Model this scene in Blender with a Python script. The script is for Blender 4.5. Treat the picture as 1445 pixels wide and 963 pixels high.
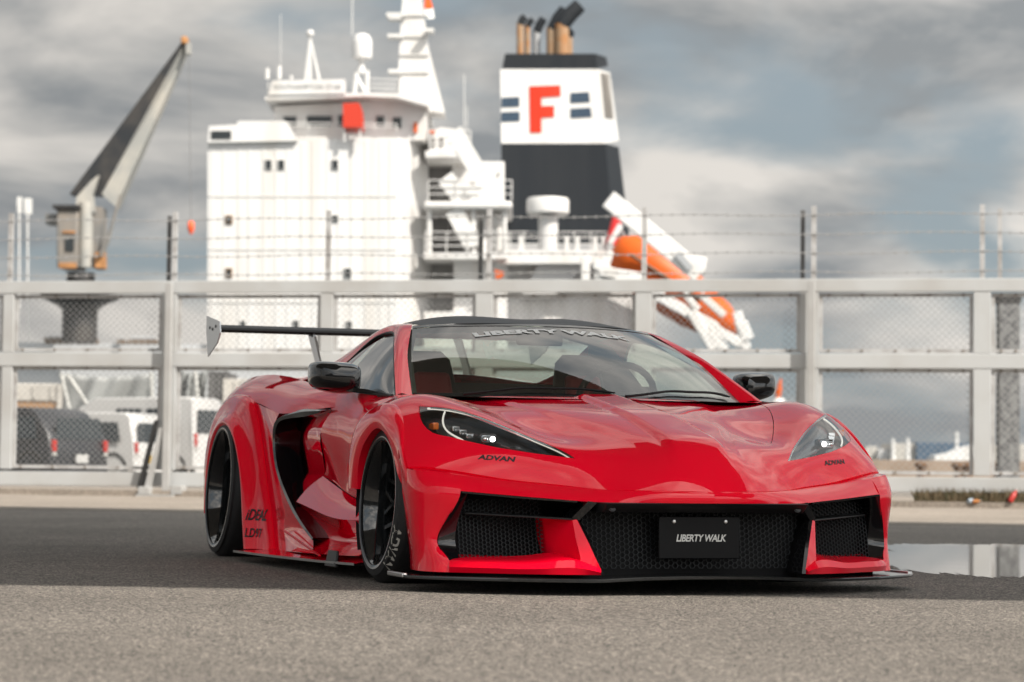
import bpy, bmesh, math, random
import numpy as np
from mathutils import Vector, Matrix
from mathutils.bvhtree import BVHTree
from mathutils.geometry import delaunay_2d_cdt

random.seed(7)
RNG = np.random.default_rng(7)
for _o in list(bpy.data.objects):
    bpy.data.objects.remove(_o)
scene = bpy.context.scene
col = scene.collection
R = math.radians

# ------------------------------------------------------------------ camera
IW, IH, FPX = 1445, 963, 3412.0
CAMZ, PITCH, ROLL = 0.4766, R(2.9326), R(0.6575)
cam_d = bpy.data.cameras.new('camera')
cam = bpy.data.objects.new('camera', cam_d)
col.objects.link(cam)
cam_d.sensor_width = 36.0
cam_d.lens = FPX / IW * 36.0
cam_d.clip_start = 0.1
cam_d.clip_end = 20000
FW = Vector((0, math.cos(PITCH), math.sin(PITCH)))
RT = Vector((1, 0, 0))
UP = RT.cross(FW)
RT2 = RT * math.cos(ROLL) + UP * math.sin(ROLL)
UP2 = UP * math.cos(ROLL) - RT * math.sin(ROLL)
CAMLOC = Vector((0, 0, CAMZ))
m = Matrix.Identity(4)
for i in range(3):
    m[i][0], m[i][1], m[i][2], m[i][3] = RT2[i], UP2[i], -FW[i], CAMLOC[i]
cam.matrix_world = m
cam_d.dof.use_dof = True
cam_d.dof.focus_distance = 9.6
cam_d.dof.aperture_fstop = 4.0
scene.camera = cam

# ------------------------------------------------------------------ world, sun, exposure
SUN_EL, SUN_AZ = R(44), R(45)      # height; angle right of straight behind the camera
SUND = Vector((math.sin(SUN_AZ) * math.cos(SUN_EL), -math.cos(SUN_AZ) * math.cos(SUN_EL), math.sin(SUN_EL)))

def node(nt, t, **kw):
    n = nt.nodes.new(t)
    for k, v in kw.items():
        if k in n.inputs and not hasattr(n, k):
            n.inputs[k].default_value = v
        else:
            try:
                setattr(n, k, v)
            except Exception:
                n.inputs[k].default_value = v
    return n

world = bpy.data.worlds.new('World')
scene.world = world
world.use_nodes = True
nt = world.node_tree
nt.nodes.clear()
L = nt.links.new
out = nt.nodes.new('ShaderNodeOutputWorld')
bg = nt.nodes.new('ShaderNodeBackground')
bg.inputs['Strength'].default_value = 0.075
sky = nt.nodes.new('ShaderNodeTexSky')
sky.sky_type = 'NISHITA'
sky.sun_disc = False
sky.sun_elevation = SUN_EL
sky.sun_rotation = math.atan2(SUND.x, SUND.y)
sky.air_density = 1.0
sky.dust_density = 2.0
sky.ozone_density = 2.0
tc = nt.nodes.new('ShaderNodeTexCoord')
sep = nt.nodes.new('ShaderNodeSeparateXYZ')
L(tc.outputs['Generated'], sep.inputs[0])
zc = node(nt, 'ShaderNodeMath', operation='MAXIMUM'); L(sep.outputs['Z'], zc.inputs[0]); zc.inputs[1].default_value = 0.0
za = node(nt, 'ShaderNodeMath', operation='ADD'); L(zc.outputs[0], za.inputs[0]); za.inputs[1].default_value = 0.30
dx = node(nt, 'ShaderNodeMath', operation='DIVIDE'); L(sep.outputs['X'], dx.inputs[0]); L(za.outputs[0], dx.inputs[1])
dy = node(nt, 'ShaderNodeMath', operation='DIVIDE'); L(sep.outputs['Y'], dy.inputs[0]); L(za.outputs[0], dy.inputs[1])
cmb = nt.nodes.new('ShaderNodeCombineXYZ'); L(dx.outputs[0], cmb.inputs[0]); L(dy.outputs[0], cmb.inputs[1])
n1 = nt.nodes.new('ShaderNodeTexNoise'); n1.inputs['Scale'].default_value = 2.1; n1.inputs['Detail'].default_value = 10; n1.inputs['Roughness'].default_value = 0.50; n1.inputs['Distortion'].default_value = 0.25
mp = nt.nodes.new('ShaderNodeMapping'); mp.inputs['Location'].default_value = (3.1, 1.35, 0.4)
L(cmb.outputs[0], mp.inputs[0]); L(mp.outputs[0], n1.inputs[0])
n2 = nt.nodes.new('ShaderNodeTexNoise'); n2.inputs['Scale'].default_value = 3.4; n2.inputs['Detail'].default_value = 10; n2.inputs['Roughness'].default_value = 0.52; n2.inputs['Distortion'].default_value = 0.3
mp2 = nt.nodes.new('ShaderNodeMapping'); mp2.inputs['Location'].default_value = (7.7, 2.2, 1.9)
L(cmb.outputs[0], mp2.inputs[0]); L(mp2.outputs[0], n2.inputs[0])
cover = nt.nodes.new('ShaderNodeMapRange'); cover.interpolation_type = 'SMOOTHSTEP'
L(n1.outputs['Fac'], cover.inputs[0])
cover.inputs[1].default_value = 0.36; cover.inputs[2].default_value = 0.50
shade = nt.nodes.new('ShaderNodeValToRGB')
shade.color_ramp.elements[0].position = 0.40; shade.color_ramp.elements[0].color = (2.25, 2.38, 2.46, 1)
shade.color_ramp.elements[1].position = 0.63; shade.color_ramp.elements[1].color = (6.0, 5.7, 5.3, 1)
L(n2.outputs['Fac'], shade.inputs[0])
gap = nt.nodes.new('ShaderNodeMix'); gap.data_type = 'RGBA'     # hazy blue gaps between the clouds
gap.inputs[0].default_value = 0.88
L(sky.outputs[0], gap.inputs[6]); gap.inputs[7].default_value = (2.45, 2.85, 3.05, 1)
mixc = nt.nodes.new('ShaderNodeMix'); mixc.data_type = 'RGBA'
L(cover.outputs[0], mixc.inputs[0]); L(gap.outputs[2], mixc.inputs[6]); L(shade.outputs[0], mixc.inputs[7])
# sky gain rising towards the sun behind the camera, added to light the car
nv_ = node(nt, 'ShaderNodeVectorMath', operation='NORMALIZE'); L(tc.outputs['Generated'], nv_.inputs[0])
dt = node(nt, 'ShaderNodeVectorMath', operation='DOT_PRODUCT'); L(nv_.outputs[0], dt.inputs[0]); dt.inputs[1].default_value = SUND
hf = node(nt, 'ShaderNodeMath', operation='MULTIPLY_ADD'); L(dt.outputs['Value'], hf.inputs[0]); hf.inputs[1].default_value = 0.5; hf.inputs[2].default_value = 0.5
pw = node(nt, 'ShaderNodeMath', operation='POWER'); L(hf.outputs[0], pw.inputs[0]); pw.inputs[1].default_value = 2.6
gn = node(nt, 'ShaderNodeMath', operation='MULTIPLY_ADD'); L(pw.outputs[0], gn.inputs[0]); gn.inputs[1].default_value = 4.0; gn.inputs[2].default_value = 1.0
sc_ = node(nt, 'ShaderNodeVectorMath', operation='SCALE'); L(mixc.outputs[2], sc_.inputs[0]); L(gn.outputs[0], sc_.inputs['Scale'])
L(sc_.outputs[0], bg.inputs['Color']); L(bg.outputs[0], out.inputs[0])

sun_d = bpy.data.lights.new('sun', 'SUN')
sun_d.energy = 5.0
sun_d.angle = R(0.53)
sun_d.color = (1.0, 0.93, 0.84)
sun = bpy.data.objects.new('sun', sun_d)
col.objects.link(sun)
sun.rotation_euler = SUND.to_track_quat('Z', 'Y').to_euler()
scene.view_settings.view_transform = 'Standard'
scene.view_settings.look = 'None'
scene.view_settings.gamma = 1.0
scene.view_settings.exposure = 0.54
scene.view_settings.use_curve_mapping = False
scene.cycles.max_bounces = 10
scene.cycles.transparent_max_bounces = 24

# ------------------------------------------------------------------ helpers
def at(px, py, Y=None, Z=None):
    """World point seen at a photo pixel, at depth Y or at height Z."""
    d = FW * FPX + RT2 * (px - IW / 2) + UP2 * (IH / 2 - py)
    t = Y / d.y if Y is not None else (Z - CAMZ) / d.z
    return CAMLOC + d * t

MATS = {}
def P(name, colr, rough=0.5, metal=0.0, coat=0.0, coat_rough=0.03, coat_ior=1.5, spec=0.5, emit=None, estr=0.0,
      noise=0.0, nscale=8.0, bump=0.0, bscale=60.0, ncol=None, nmin=0.4, nmax=0.65, trans=0.0, ior=1.45):
    if name in MATS:
        return MATS[name]
    mt = bpy.data.materials.new(name)
    mt.use_nodes = True
    t = mt.node_tree
    b = t.nodes['Principled BSDF']
    b.inputs['Base Color'].default_value = (*colr, 1)
    b.inputs['Roughness'].default_value = rough
    b.inputs['Metallic'].default_value = metal
    b.inputs['Coat Weight'].default_value = coat
    b.inputs['Coat Roughness'].default_value = coat_rough
    b.inputs['Coat IOR'].default_value = coat_ior
    b.inputs['Specular IOR Level'].default_value = spec
    b.inputs['IOR'].default_value = ior
    b.inputs['Transmission Weight'].default_value = trans
    if emit:
        b.inputs['Emission Color'].default_value = (*emit, 1)
        b.inputs['Emission Strength'].default_value = estr
    co = t.nodes.new('ShaderNodeTexCoord')
    if noise > 0:
        n = t.nodes.new('ShaderNodeTexNoise')
        n.inputs['Scale'].default_value = nscale
        n.inputs['Detail'].default_value = 6
        t.links.new(co.outputs['Object'], n.inputs[0])
        mr = t.nodes.new('ShaderNodeMapRange')
        mr.inputs[1].default_value = nmin; mr.inputs[2].default_value = nmax
        mr.inputs[3].default_value = 0.0; mr.inputs[4].default_value = noise
        t.links.new(n.outputs['Fac'], mr.inputs[0])
        mx = t.nodes.new('ShaderNodeMix'); mx.data_type = 'RGBA'
        mx.inputs[6].default_value = (*colr, 1)
        c2 = ncol or tuple(c * 0.5 for c in colr)
        mx.inputs[7].default_value = (*c2, 1)
        t.links.new(mr.outputs[0], mx.inputs[0])
        t.links.new(mx.outputs[2], b.inputs['Base Color'])
    if bump > 0:
        n = t.nodes.new('ShaderNodeTexNoise')
        n.inputs['Scale'].default_value = bscale
        n.inputs['Detail'].default_value = 4
        t.links.new(co.outputs['Object'], n.inputs[0])
        bp = t.nodes.new('ShaderNodeBump')
        bp.inputs['Strength'].default_value = bump
        bp.inputs['Distance'].default_value = 0.01
        t.links.new(n.outputs['Fac'], bp.inputs['Height'])
        t.links.new(bp.outputs[0], b.inputs['Normal'])
    MATS[name] = mt
    return mt

def glass(name, tint, gloss=1.0, rough=0.01, r0=0.06):
    """Thin tinted pane: see-through tint with a Fresnel reflection."""
    if name in MATS:
        return MATS[name]
    mt = bpy.data.materials.new(name)
    mt.use_nodes = True
    t = mt.node_tree
    t.nodes.clear()
    o = t.nodes.new('ShaderNodeOutputMaterial')
    tr = t.nodes.new('ShaderNodeBsdfTransparent'); tr.inputs[0].default_value = (*tint, 1)
    gl = t.nodes.new('ShaderNodeBsdfGlossy'); gl.inputs['Roughness'].default_value = rough
    gl.inputs['Color'].default_value = (gloss, gloss, gloss, 1)
    lw = t.nodes.new('ShaderNodeLayerWeight'); lw.inputs['Blend'].default_value = .5
    pw_ = t.nodes.new('ShaderNodeMath'); pw_.operation = 'POWER'; pw_.inputs[1].default_value = 5
    t.links.new(lw.outputs['Facing'], pw_.inputs[0])
    fr = t.nodes.new('ShaderNodeMapRange'); fr.inputs[3].default_value = r0; fr.inputs[4].default_value = 1.0
    t.links.new(pw_.outputs[0], fr.inputs[0])
    mx = t.nodes.new('ShaderNodeMixShader')
    t.links.new(fr.outputs[0], mx.inputs[0]); t.links.new(tr.outputs[0], mx.inputs[1]); t.links.new(gl.outputs[0], mx.inputs[2])
    t.links.new(mx.outputs[0], o.inputs[0])
    MATS[name] = mt
    return mt

def link(name, me, mat, parent=None):
    o = bpy.data.objects.new(name, me)
    if mat is not None and not me.materials:
        me.materials.append(mat)
    col.objects.link(o)
    if parent is not None:
        o.parent = parent
    return o

def tag(o, label=None, cat=None, group=None, kind=None):
    if label: o['label'] = label
    if cat: o['category'] = cat
    if group: o['group'] = group
    if kind: o['kind'] = kind
    return o

def empty(name, loc=(0, 0, 0), rz=0.0, label=None, cat=None, group=None):
    o = bpy.data.objects.new(name, None)
    o.empty_display_size = 0.2
    o.location = loc
    o.rotation_euler = (0, 0, rz)
    col.objects.link(o)
    return tag(o, label, cat, group)

def copy_tree(o, parent=None):
    c = o.copy()
    col.objects.link(c)
    if parent is not None:
        c.parent = parent
    for ch in o.children:
        copy_tree(ch, c)
    return c

class MB:
    """Collects boxes, tubes, lathes and sheets into one mesh."""
    def __init__(s):
        s.v, s.f = [], []
    def add(s, vs, fs):
        k = len(s.v)
        s.v += [tuple(map(float, v)) for v in vs]
        s.f += [tuple(i + k for i in f) for f in fs]
        return s
    def box(s, a, b, M=None):
        x0, y0, z0 = a; x1, y1, z1 = b
        vs = [Vector(p) for p in ((x0, y0, z0), (x1, y0, z0), (x1, y1, z0), (x0, y1, z0), (x0, y0, z1), (x1, y0, z1), (x1, y1, z1), (x0, y1, z1))]
        if M is not None: vs = [M @ v for v in vs]
        return s.add(vs, [(3, 2, 1, 0), (4, 5, 6, 7), (0, 1, 5, 4), (1, 2, 6, 5), (2, 3, 7, 6), (3, 0, 4, 7)])
    def cbox(s, c, d, M=None):
        return s.box([c[i] - d[i] / 2 for i in range(3)], [c[i] + d[i] / 2 for i in range(3)], M)
    def hexa(s, pts):   # 8 corner points, bottom loop then top loop
        return s.add(pts, [(3, 2, 1, 0), (4, 5, 6, 7), (0, 1, 5, 4), (1, 2, 6, 5), (2, 3, 7, 6), (3, 0, 4, 7)])
    def bar(s, p, q, w, h=None, up=(0, 0, 1)):
        h = h or w
        p, q = Vector(p), Vector(q)
        d = (q - p).normalized()
        u = Vector(up)
        if abs(d.dot(u)) > 0.98: u = Vector((1, 0, 0))
        a = d.cross(u).normalized() * w / 2
        b = d.cross(a).normalized() * h / 2
        return s.hexa([p - a - b, p + a - b, p + a + b, p - a + b, q - a - b, q + a - b, q + a + b, q - a + b])
    def tube(s, pts, r, n=8, cap=True):
        pts = [Vector(p) for p in pts]
        rs = r if isinstance(r, (list, tuple)) else [r] * len(pts)
        k = len(s.v); prev = None
        for i, p in enumerate(pts):
            d = (pts[min(i + 1, len(pts) - 1)] - pts[max(i - 1, 0)]).normalized()
            if prev is None:
                u = Vector((0, 0, 1)) if abs(d.z) < 0.9 else Vector((1, 0, 0))
                a = d.cross(u).normalized()
            else:
                a = (prev - d * prev.dot(d)).normalized()
            prev = a
            b = d.cross(a)
            for j in range(n):
                t = 2 * math.pi * j / n
                s.v.append(tuple(p + (a * math.cos(t) + b * math.sin(t)) * rs[i]))
        for i in range(len(pts) - 1):
            for j in range(n):
                s.f.append((k + i * n + j, k + i * n + (j + 1) % n, k + (i + 1) * n + (j + 1) % n, k + (i + 1) * n + j))
        if cap:
            s.f.append(tuple(k + j for j in range(n))[::-1])
            s.f.append(tuple(k + (len(pts) - 1) * n + j for j in range(n)))
        return s
    def lathe(s, prof, n=24, c=(0, 0, 0), M=None, close=False):
        """prof: list of (radius, axial); axis z."""
        k = len(s.v)
        for (r, h) in prof:
            for j in range(n):
                t = 2 * math.pi * j / n
                v = Vector((c[0] + r * math.cos(t), c[1] + r * math.sin(t), c[2] + h))
                s.v.append(tuple(M @ v if M is not None else v))
        for i in range(len(prof) - 1):
            for j in range(n):
                s.f.append((k + i * n + j, k + i * n + (j + 1) % n, k + (i + 1) * n + (j + 1) % n, k + (i + 1) * n + j))
        if not close:
            if prof[0][0] > 1e-6: s.f.append(tuple(k + j for j in range(n))[::-1])
            if prof[-1][0] > 1e-6: s.f.append(tuple(k + (len(prof) - 1) * n + j for j in range(n)))
        return s
    def prism(s, poly, ext, flip=False):
        """poly: list of 3D points (planar loop); ext: extrusion vector."""
        n = len(poly); e = Vector(ext)
        a = [Vector(p) for p in poly]
        k = len(s.v)
        s.v += [tuple(p) for p in a] + [tuple(p + e) for p in a]
        s.f.append(tuple(k + i for i in range(n))[::-1])
        s.f.append(tuple(k + n + i for i in range(n)))
        for i in range(n):
            j = (i + 1) % n
            s.f.append((k + i, k + j, k + n + j, k + n + i))
        return s
    def grid(s, G, wrap=False):
        nu, nv = len(G), len(G[0]); k = len(s.v)
        for r in G:
            s.v += [tuple(map(float, p)) for p in r]
        for i in range(nu - 1):
            for j in range(nv - (0 if wrap else 1)):
                s.f.append((k + i * nv + j, k + i * nv + (j + 1) % nv, k + (i + 1) * nv + (j + 1) % nv, k + (i + 1) * nv + j))
        return s
    def mirror(s):      # adds the y-mirrored copy
        k = len(s.v); f0 = list(s.f)
        s.v += [(x, -y, z) for x, y, z in s.v]
        s.f += [tuple(i + k for i in f[::-1]) for f in f0]
        return s
    def mesh(s, name, smooth=None, fix=True):
        me = bpy.data.meshes.new(name)
        me.from_pydata(s.v, [], s.f)
        if fix:
            bm = bmesh.new(); bm.from_mesh(me)
            bmesh.ops.recalc_face_normals(bm, faces=bm.faces)
            bm.to_mesh(me); bm.free()
        if smooth is not None:
            me.polygons.foreach_set('use_smooth', [True] * len(me.polygons))
            me.set_sharp_from_angle(angle=R(smooth))
        me.update()
        return me
    def obj(s, name, mat, parent=None, smooth=None, bevel=0.0, fix=True):
        o = link(name, s.mesh(name, smooth, fix), mat, parent)
        if bevel > 0:
            b = o.modifiers.new('bevel', 'BEVEL')
            b.width = bevel; b.segments = 2; b.limit_method = 'ANGLE'; b.angle_limit = R(40)
            o.data.polygons.foreach_set('use_smooth', [True] * len(o.data.polygons))
            o.data.set_sharp_from_angle(angle=R(50))
        return o

def spline(pts, n=8, closed=False):
    """Natural cubic spline through points (chord-length), n samples per span."""
    p = np.array(pts, float)
    if len(p) < 3:
        t = np.linspace(0, 1, n + 1)[:, None]
        return p[0] * (1 - t) + p[1] * t
    d = np.maximum(np.linalg.norm(np.diff(p, axis=0), axis=1), 1e-6) ** 0.7
    t = np.concatenate([[0], np.cumsum(d)])
    N = len(p); h = np.diff(t)
    A = np.zeros((N, N)); B = np.zeros_like(p)
    A[0, 0] = A[-1, -1] = 1
    for i in range(1, N - 1):
        A[i, i - 1], A[i, i], A[i, i + 1] = h[i - 1], 2 * (h[i - 1] + h[i]), h[i]
        B[i] = 6 * ((p[i + 1] - p[i]) / h[i] - (p[i] - p[i - 1]) / h[i - 1])
    M2 = np.linalg.solve(A, B)
    o = []
    for i in range(N - 1):
        for k in range(n):
            x = t[i] + h[i] * k / n
            a, b = t[i + 1] - x, x - t[i]
            o.append(M2[i] * a ** 3 / (6 * h[i]) + M2[i + 1] * b ** 3 / (6 * h[i]) + (p[i] / h[i] - M2[i] * h[i] / 6) * a + (p[i + 1] / h[i] - M2[i + 1] * h[i] / 6) * b)
    o.append(p[-1])
    return np.array(o)

def loft(rows, nu=8, nv=8):
    """Spline surface through rows of points -> grid[u][v]."""
    rr = [spline(r, nv) for r in rows]
    cols_ = [spline([r[j] for r in rr], nu) for j in range(len(rr[0]))]
    return [[cols_[j][i] for j in range(len(cols_))] for i in range(len(cols_[0]))]

class RBF:
    """Smooth r^3 interpolant of scattered heights."""
    def __init__(s, pts, vals, lam=1e-5):
        s.p = np.array(pts, float); v = np.array(vals, float); n = len(v)
        r = np.linalg.norm(s.p[:, None] - s.p[None], axis=2)
        A = np.zeros((n + 3, n + 3))
        A[:n, :n] = r ** 3 + lam * np.eye(n)
        A[:n, n] = 1; A[:n, n + 1:] = s.p; A[n, :n] = 1; A[n + 1:, :n] = s.p.T
        s.w = np.linalg.solve(A, np.concatenate([v, [0, 0, 0]]))
    def __call__(s, q):
        q = np.atleast_2d(np.array(q, float))
        r = np.linalg.norm(q[:, None] - s.p[None], axis=2)
        n = len(s.p)
        return r ** 3 @ s.w[:n] + s.w[n] + q @ s.w[n + 1:]

def inpoly(pts, poly):
    pts = np.asarray(pts, float); poly = np.asarray(poly, float)
    x, y = pts[:, 0], pts[:, 1]
    c = np.zeros(len(pts), bool)
    j = len(poly) - 1
    for i in range(len(poly)):
        xi, yi = poly[i]; xj, yj = poly[j]
        with np.errstate(divide='ignore', invalid='ignore'):
            c ^= ((yi > y) != (yj > y)) & (x < (xj - xi) * (y - yi) / (yj - yi + 1e-30) + xi)
        j = i
    return c

def dens(poly, step):
    o = []
    for i in range(len(poly)):
        a = np.array(poly[i], float); b = np.array(poly[(i + 1) % len(poly)], float)
        k = max(1, int(round(np.linalg.norm(b - a) / step)))
        for q in range(k):
            o.append(a + (b - a) * q / k)
    return np.array(o)

def trimmed(poly, fn, mode, step=0.025, holes=(), thick=0.012, lines=()):
    """Panel cut from a height field: returns verts, faces, normals.
    mode 'top' (x,y)->z, 'side' (x,z)->y, 'front' (y,z)->x."""
    loops = [dens(poly, step)] + [dens(h, step) for h in holes]
    V = []; E = []
    for lp in loops:
        k = len(V)
        V += [tuple(p) for p in lp]
        E += [(k + i, k + (i + 1) % len(lp)) for i in range(len(lp))]
    for ln in lines:
        ln = np.array(ln, float); ln = ln[inpoly(ln, loops[0])]
        k = len(V); V += [tuple(p) for p in ln]
        E += [(k + i, k + i + 1) for i in range(len(ln) - 1)]
    lo, hi = loops[0].min(0), loops[0].max(0)
    gx = np.arange(lo[0] + step / 2, hi[0], step); gy = np.arange(lo[1] + step / 2, hi[1], step)
    G = np.array([(a, b) for a in gx for b in gy])
    if len(G):
        ok = inpoly(G, loops[0])
        for h in loops[1:]: ok &= ~inpoly(G, h)
        G = G[ok]
        allb = np.array(V)
        if len(G):
            d = np.min(np.linalg.norm(G[:, None] - allb[None], axis=2), axis=1)
            G = G[d > step * 0.55]
        V += [tuple(p) for p in G]
    r = delaunay_2d_cdt([Vector(v) for v in V], E, [], 0, 1e-6)
    v2 = np.array([tuple(v) for v in r[0]])
    tri = [f for f in r[2]]
    cen = np.array([v2[list(f)].mean(0) for f in tri])
    ok = inpoly(cen, loops[0])
    for h in loops[1:]: ok &= ~inpoly(cen, h)
    tri = [f for f, k in zip(tri, ok) if k]
    e = 1e-3
    h0 = fn(v2); ha = (fn(v2 + [e, 0]) - fn(v2 - [e, 0])) / (2 * e); hb = (fn(v2 + [0, e]) - fn(v2 - [0, e])) / (2 * e)
    if mode == 'top':
        p3 = np.column_stack([v2[:, 0], v2[:, 1], h0]); nn = np.column_stack([-ha, -hb, np.ones(len(v2))])
    elif mode == 'side':
        p3 = np.column_stack([v2[:, 0], h0, v2[:, 1]]); nn = np.column_stack([-ha, np.ones(len(v2)), -hb])
    else:
        p3 = np.column_stack([h0, v2[:, 0], v2[:, 1]]); nn = np.column_stack([np.ones(len(v2)), -ha, -hb])
    nn /= np.linalg.norm(nn, axis=1)[:, None]
    faces = []
    for f in tri:
        a, b, c = [p3[i] for i in f]
        if np.dot(np.cross(b - a, c - a), nn[f[0]]) < 0: f = f[::-1]
        faces.append(tuple(f))
    # turned-in flange along every border
    ec = {}
    for f in faces:
        for i in range(3):
            k = (f[i], f[(i + 1) % 3])
            ec[k] = ec.get(k, 0) + 1
    bord = [k for k in ec if (k[1], k[0]) not in ec]
    vs = [tuple(p) for p in p3]; ns = [tuple(n) for n in nn]
    if thick > 0:
        for a, b in bord:
            pa, pb = p3[a], p3[b]
            sn = np.cross(pb - pa, nn[a] + nn[b]); sn /= (np.linalg.norm(sn) + 1e-12)
            k = len(vs)
            vs += [tuple(pa), tuple(pb), tuple(pb - nn[b] * thick), tuple(pa - nn[a] * thick)]
            ns += [tuple(sn)] * 4
            faces.append((k + 1, k, k + 3, k + 2))
    return vs, faces, ns

def panel_obj(name, parts, mat, parent):
    """parts: list of (verts, faces, normals) -> one mesh with smooth analytic normals."""
    vs, fs, ns = [], [], []
    for v, f, n in parts:
        k = len(vs)
        vs += v; ns += n; fs += [tuple(i + k for i in q) for q in f]
    me = bpy.data.meshes.new(name)
    me.from_pydata(vs, [], fs)
    me.polygons.foreach_set('use_smooth', [True] * len(me.polygons))
    me.normals_split_custom_set_from_vertices(ns)
    me.update()
    return link(name, me, mat, parent)

def mir(part):
    v, f, n = part
    return [(a, -b, c) for a, b, c in v], [q[::-1] for q in f], [(a, -b, c) for a, b, c in n]

FONT_CACHE = {}
def text_mesh(s, size=1.0, shear=0.0, bold=0.0, sx=1.0, space=1.0):
    cu = bpy.data.curves.new('lettering', 'FONT')
    cu.body = s; cu.size = size; cu.shear = shear; cu.offset = bold
    cu.space_character = space; cu.resolution_u = 3
    cu.align_x = 'CENTER'; cu.align_y = 'CENTER'
    o = bpy.data.objects.new('tmp', cu)
    col.objects.link(o)
    dg = bpy.context.evaluated_depsgraph_get()
    me = bpy.data.meshes.new_from_object(o.evaluated_get(dg))
    bpy.data.objects.remove(o)
    v = np.array([tuple(q.co) for q in me.vertices]); f = [tuple(q.vertices) for q in me.polygons]
    v[:, 0] *= sx
    return v, f
# ================================================================== the car
YAW = R(18.59868)
CO = (9.38334926, -3.57794922)
_s, _c = math.sin(YAW), math.cos(YAW)
car = empty('sports_car', (-(CO[0] * _s + CO[1] * _c), -(-CO[0] * _c + CO[1] * _s), 0), math.atan2(-_c, _s),
            'low wide-bodied red sports car with big rear wing parked in front of the gate', 'car')

PAINT = P('red_paint', (0.90, 0.001, 0.022), rough=0.40, coat=1.0, coat_rough=0.008, coat_ior=1.5, spec=0.0)
GLOSSBLACK = P('gloss_black', (0.006, 0.006, 0.007), rough=0.12, coat=0.6, coat_rough=0.02)
CARBON = P('carbon_roof', (0.010, 0.013, 0.019), rough=0.42, spec=.18)
SATIN = P('satin_black', (0.010, 0.010, 0.011), rough=0.42)
DARK = P('dark_cavity', (0.004, 0.004, 0.005), rough=0.8)
RUBBER = P('tyre_rubber', (0.013, 0.013, 0.014), rough=0.62, bump=0.15, bscale=180)
CHROME = P('polished_metal', (0.72, 0.72, 0.72), rough=0.08, metal=1.0)
STEEL = P('brushed_steel', (0.55, 0.54, 0.53), rough=0.32, metal=1.0)
WHITEDECAL = P('white_vinyl', (0.62, 0.62, 0.60), rough=0.5)
BLACKDECAL = P('black_vinyl', (0.008, 0.008, 0.010), rough=0.45)
GREYDECAL = P('grey_vinyl', (0.86, 0.86, 0.85), rough=0.5)
WSGLASS = glass('windscreen_glass', (0.64, 0.71, 0.63), 1.0, r0=.15)
SIDEGLASS = glass('door_glass', (0.80, 0.87, 0.83), 1.0, r0=.16)
HATCHGLASS = glass('hatch_glass', (.85, .90, .87), 1.0, r0=.02)
LENS = glass('lamp_lens', (0.93, 0.95, 0.96), 1.0, r0=.08)
LEATHER = P('dark_trim', (0.020, 0.020, 0.022), rough=0.6, noise=0.5, nscale=30)
REDLEATHER = P('red_leather', (0.30, 0.016, 0.02), rough=0.55)
LIGHTTRIM = P('grey_headliner', (0.11, 0.11, 0.105), rough=0.8)
ALU = P('wing_alloy', (0.62, 0.62, 0.62), rough=0.28, metal=0.9)
LEDW = P('lamp_light', (1, 1, 1), rough=0.3, emit=(1.0, 0.97, 0.92), estr=6.0)
DRL = P('running_light_guide', (0.75, 0.74, 0.68), rough=0.25, emit=(1.0, 0.95, 0.82), estr=0.35)
AMBER = P('amber_lens', (0.75, 0.16, 0.01), rough=0.15, coat=1)
CHROMEDARK = P('lamp_bezel', (0.25, 0.26, 0.27), rough=0.15, metal=1.0)

# ---------------- upper front: one height field, cut into hood, fascia and lamps
RDG = [(1.115, 0, .384), (1.095, .1, .385), (1.055, .2, .387), (.99, .3, .391), (.912, .4, .397), (.84, .5, .405),
       (.775, .6, .415), (.715, .7, .428), (.655, .8, .443), (.585, .9, .458), (.50, 1.0, .470)]
HLT = [(.83, .438, .513), (.74, .5, .556), (.675, .55, .587), (.613, .6, .615), (.555, .65, .641), (.505, .7, .664),
       (.45, .75, .683), (.388, .8, .697), (.31, .85, .705), (.235, .885, .70)]
HLB = [(.795, .5, .520), (.765, .55, .526), (.733, .6, .532), (.70, .65, .540), (.665, .7, .547), (.625, .75, .556),
       (.58, .8, .567), (.52, .85, .580), (.45, .892, .594), (.34, .908, .650)]
SHUT = [(.975, 0, .545), (.955, .1, .547), (.879, .2, .551), (.79, .3, .558), (.70, .4, .569), (.635, .455, .577), (.60, .475, .586)]
HSIDE = [(.53, .512, .610), (.45, .55, .637), (.298, .615, .688), (.161, .66, .732), (0, .69, .748), (-.18, .715, .757)]
COWL = [(-.10, 0, .764), (-.11, .2, .764), (-.15, .4, .763), (-.22, .6, .762), (-.32, .76, .762)]
AFRO = [(-.46, .955, .36), (-.45, .96, .48), (-.385, .962, .60), (-.24, .955, .68), (-.10, .945, .712), (.02, .942, .718),
        (.14, .946, .70), (.25, .956, .655), (.34, .975, .595), (.41, .995, .53), (.465, 1.002, .475), (.505, 1.004, .425)]          # flare root, front
AFRI = [(-.30, .985, .37), (-.28, .99, .45), (-.22, .993, .53), (-.14, .993, .575), (-.06, .993, .605), (.02, .993, .617),
        (.10, .993, .606), (.18, .992, .572), (.26, .99, .50), (.33, .988, .42), (.37, .990, .375), (.41, .990, .325)]            # flare lip, front
FPTS = [*RDG, *HLT, *HLB, *SHUT, *HSIDE, *COWL]
FPTS += [(.3, 0, .703), (.7, 0, .624), (.3, .3, .692), (.55, .25, .642), (.1, .45, .722), (.35, .48, .676), (0, .25, .744),
         (1.06, 0, .472), (1.04, .12, .474), (.955, .25, .478), (.885, .36, .478), (.828, .5, .466),
         (0, .86, .757), (.1, .83, .753), (-.25, .865, .763), (-.45, .86, .765), (-.45, .92, .725), (-.1, .77, .757),
         (0, .93, .727), (-.32, .80, .763), (-.46, .80, .765),
         (.628, .8, .507), (.585, .85, .520), (.70, .70, .488), (.52, .93, .525)]
FPTS += AFRO[3:11]
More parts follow.
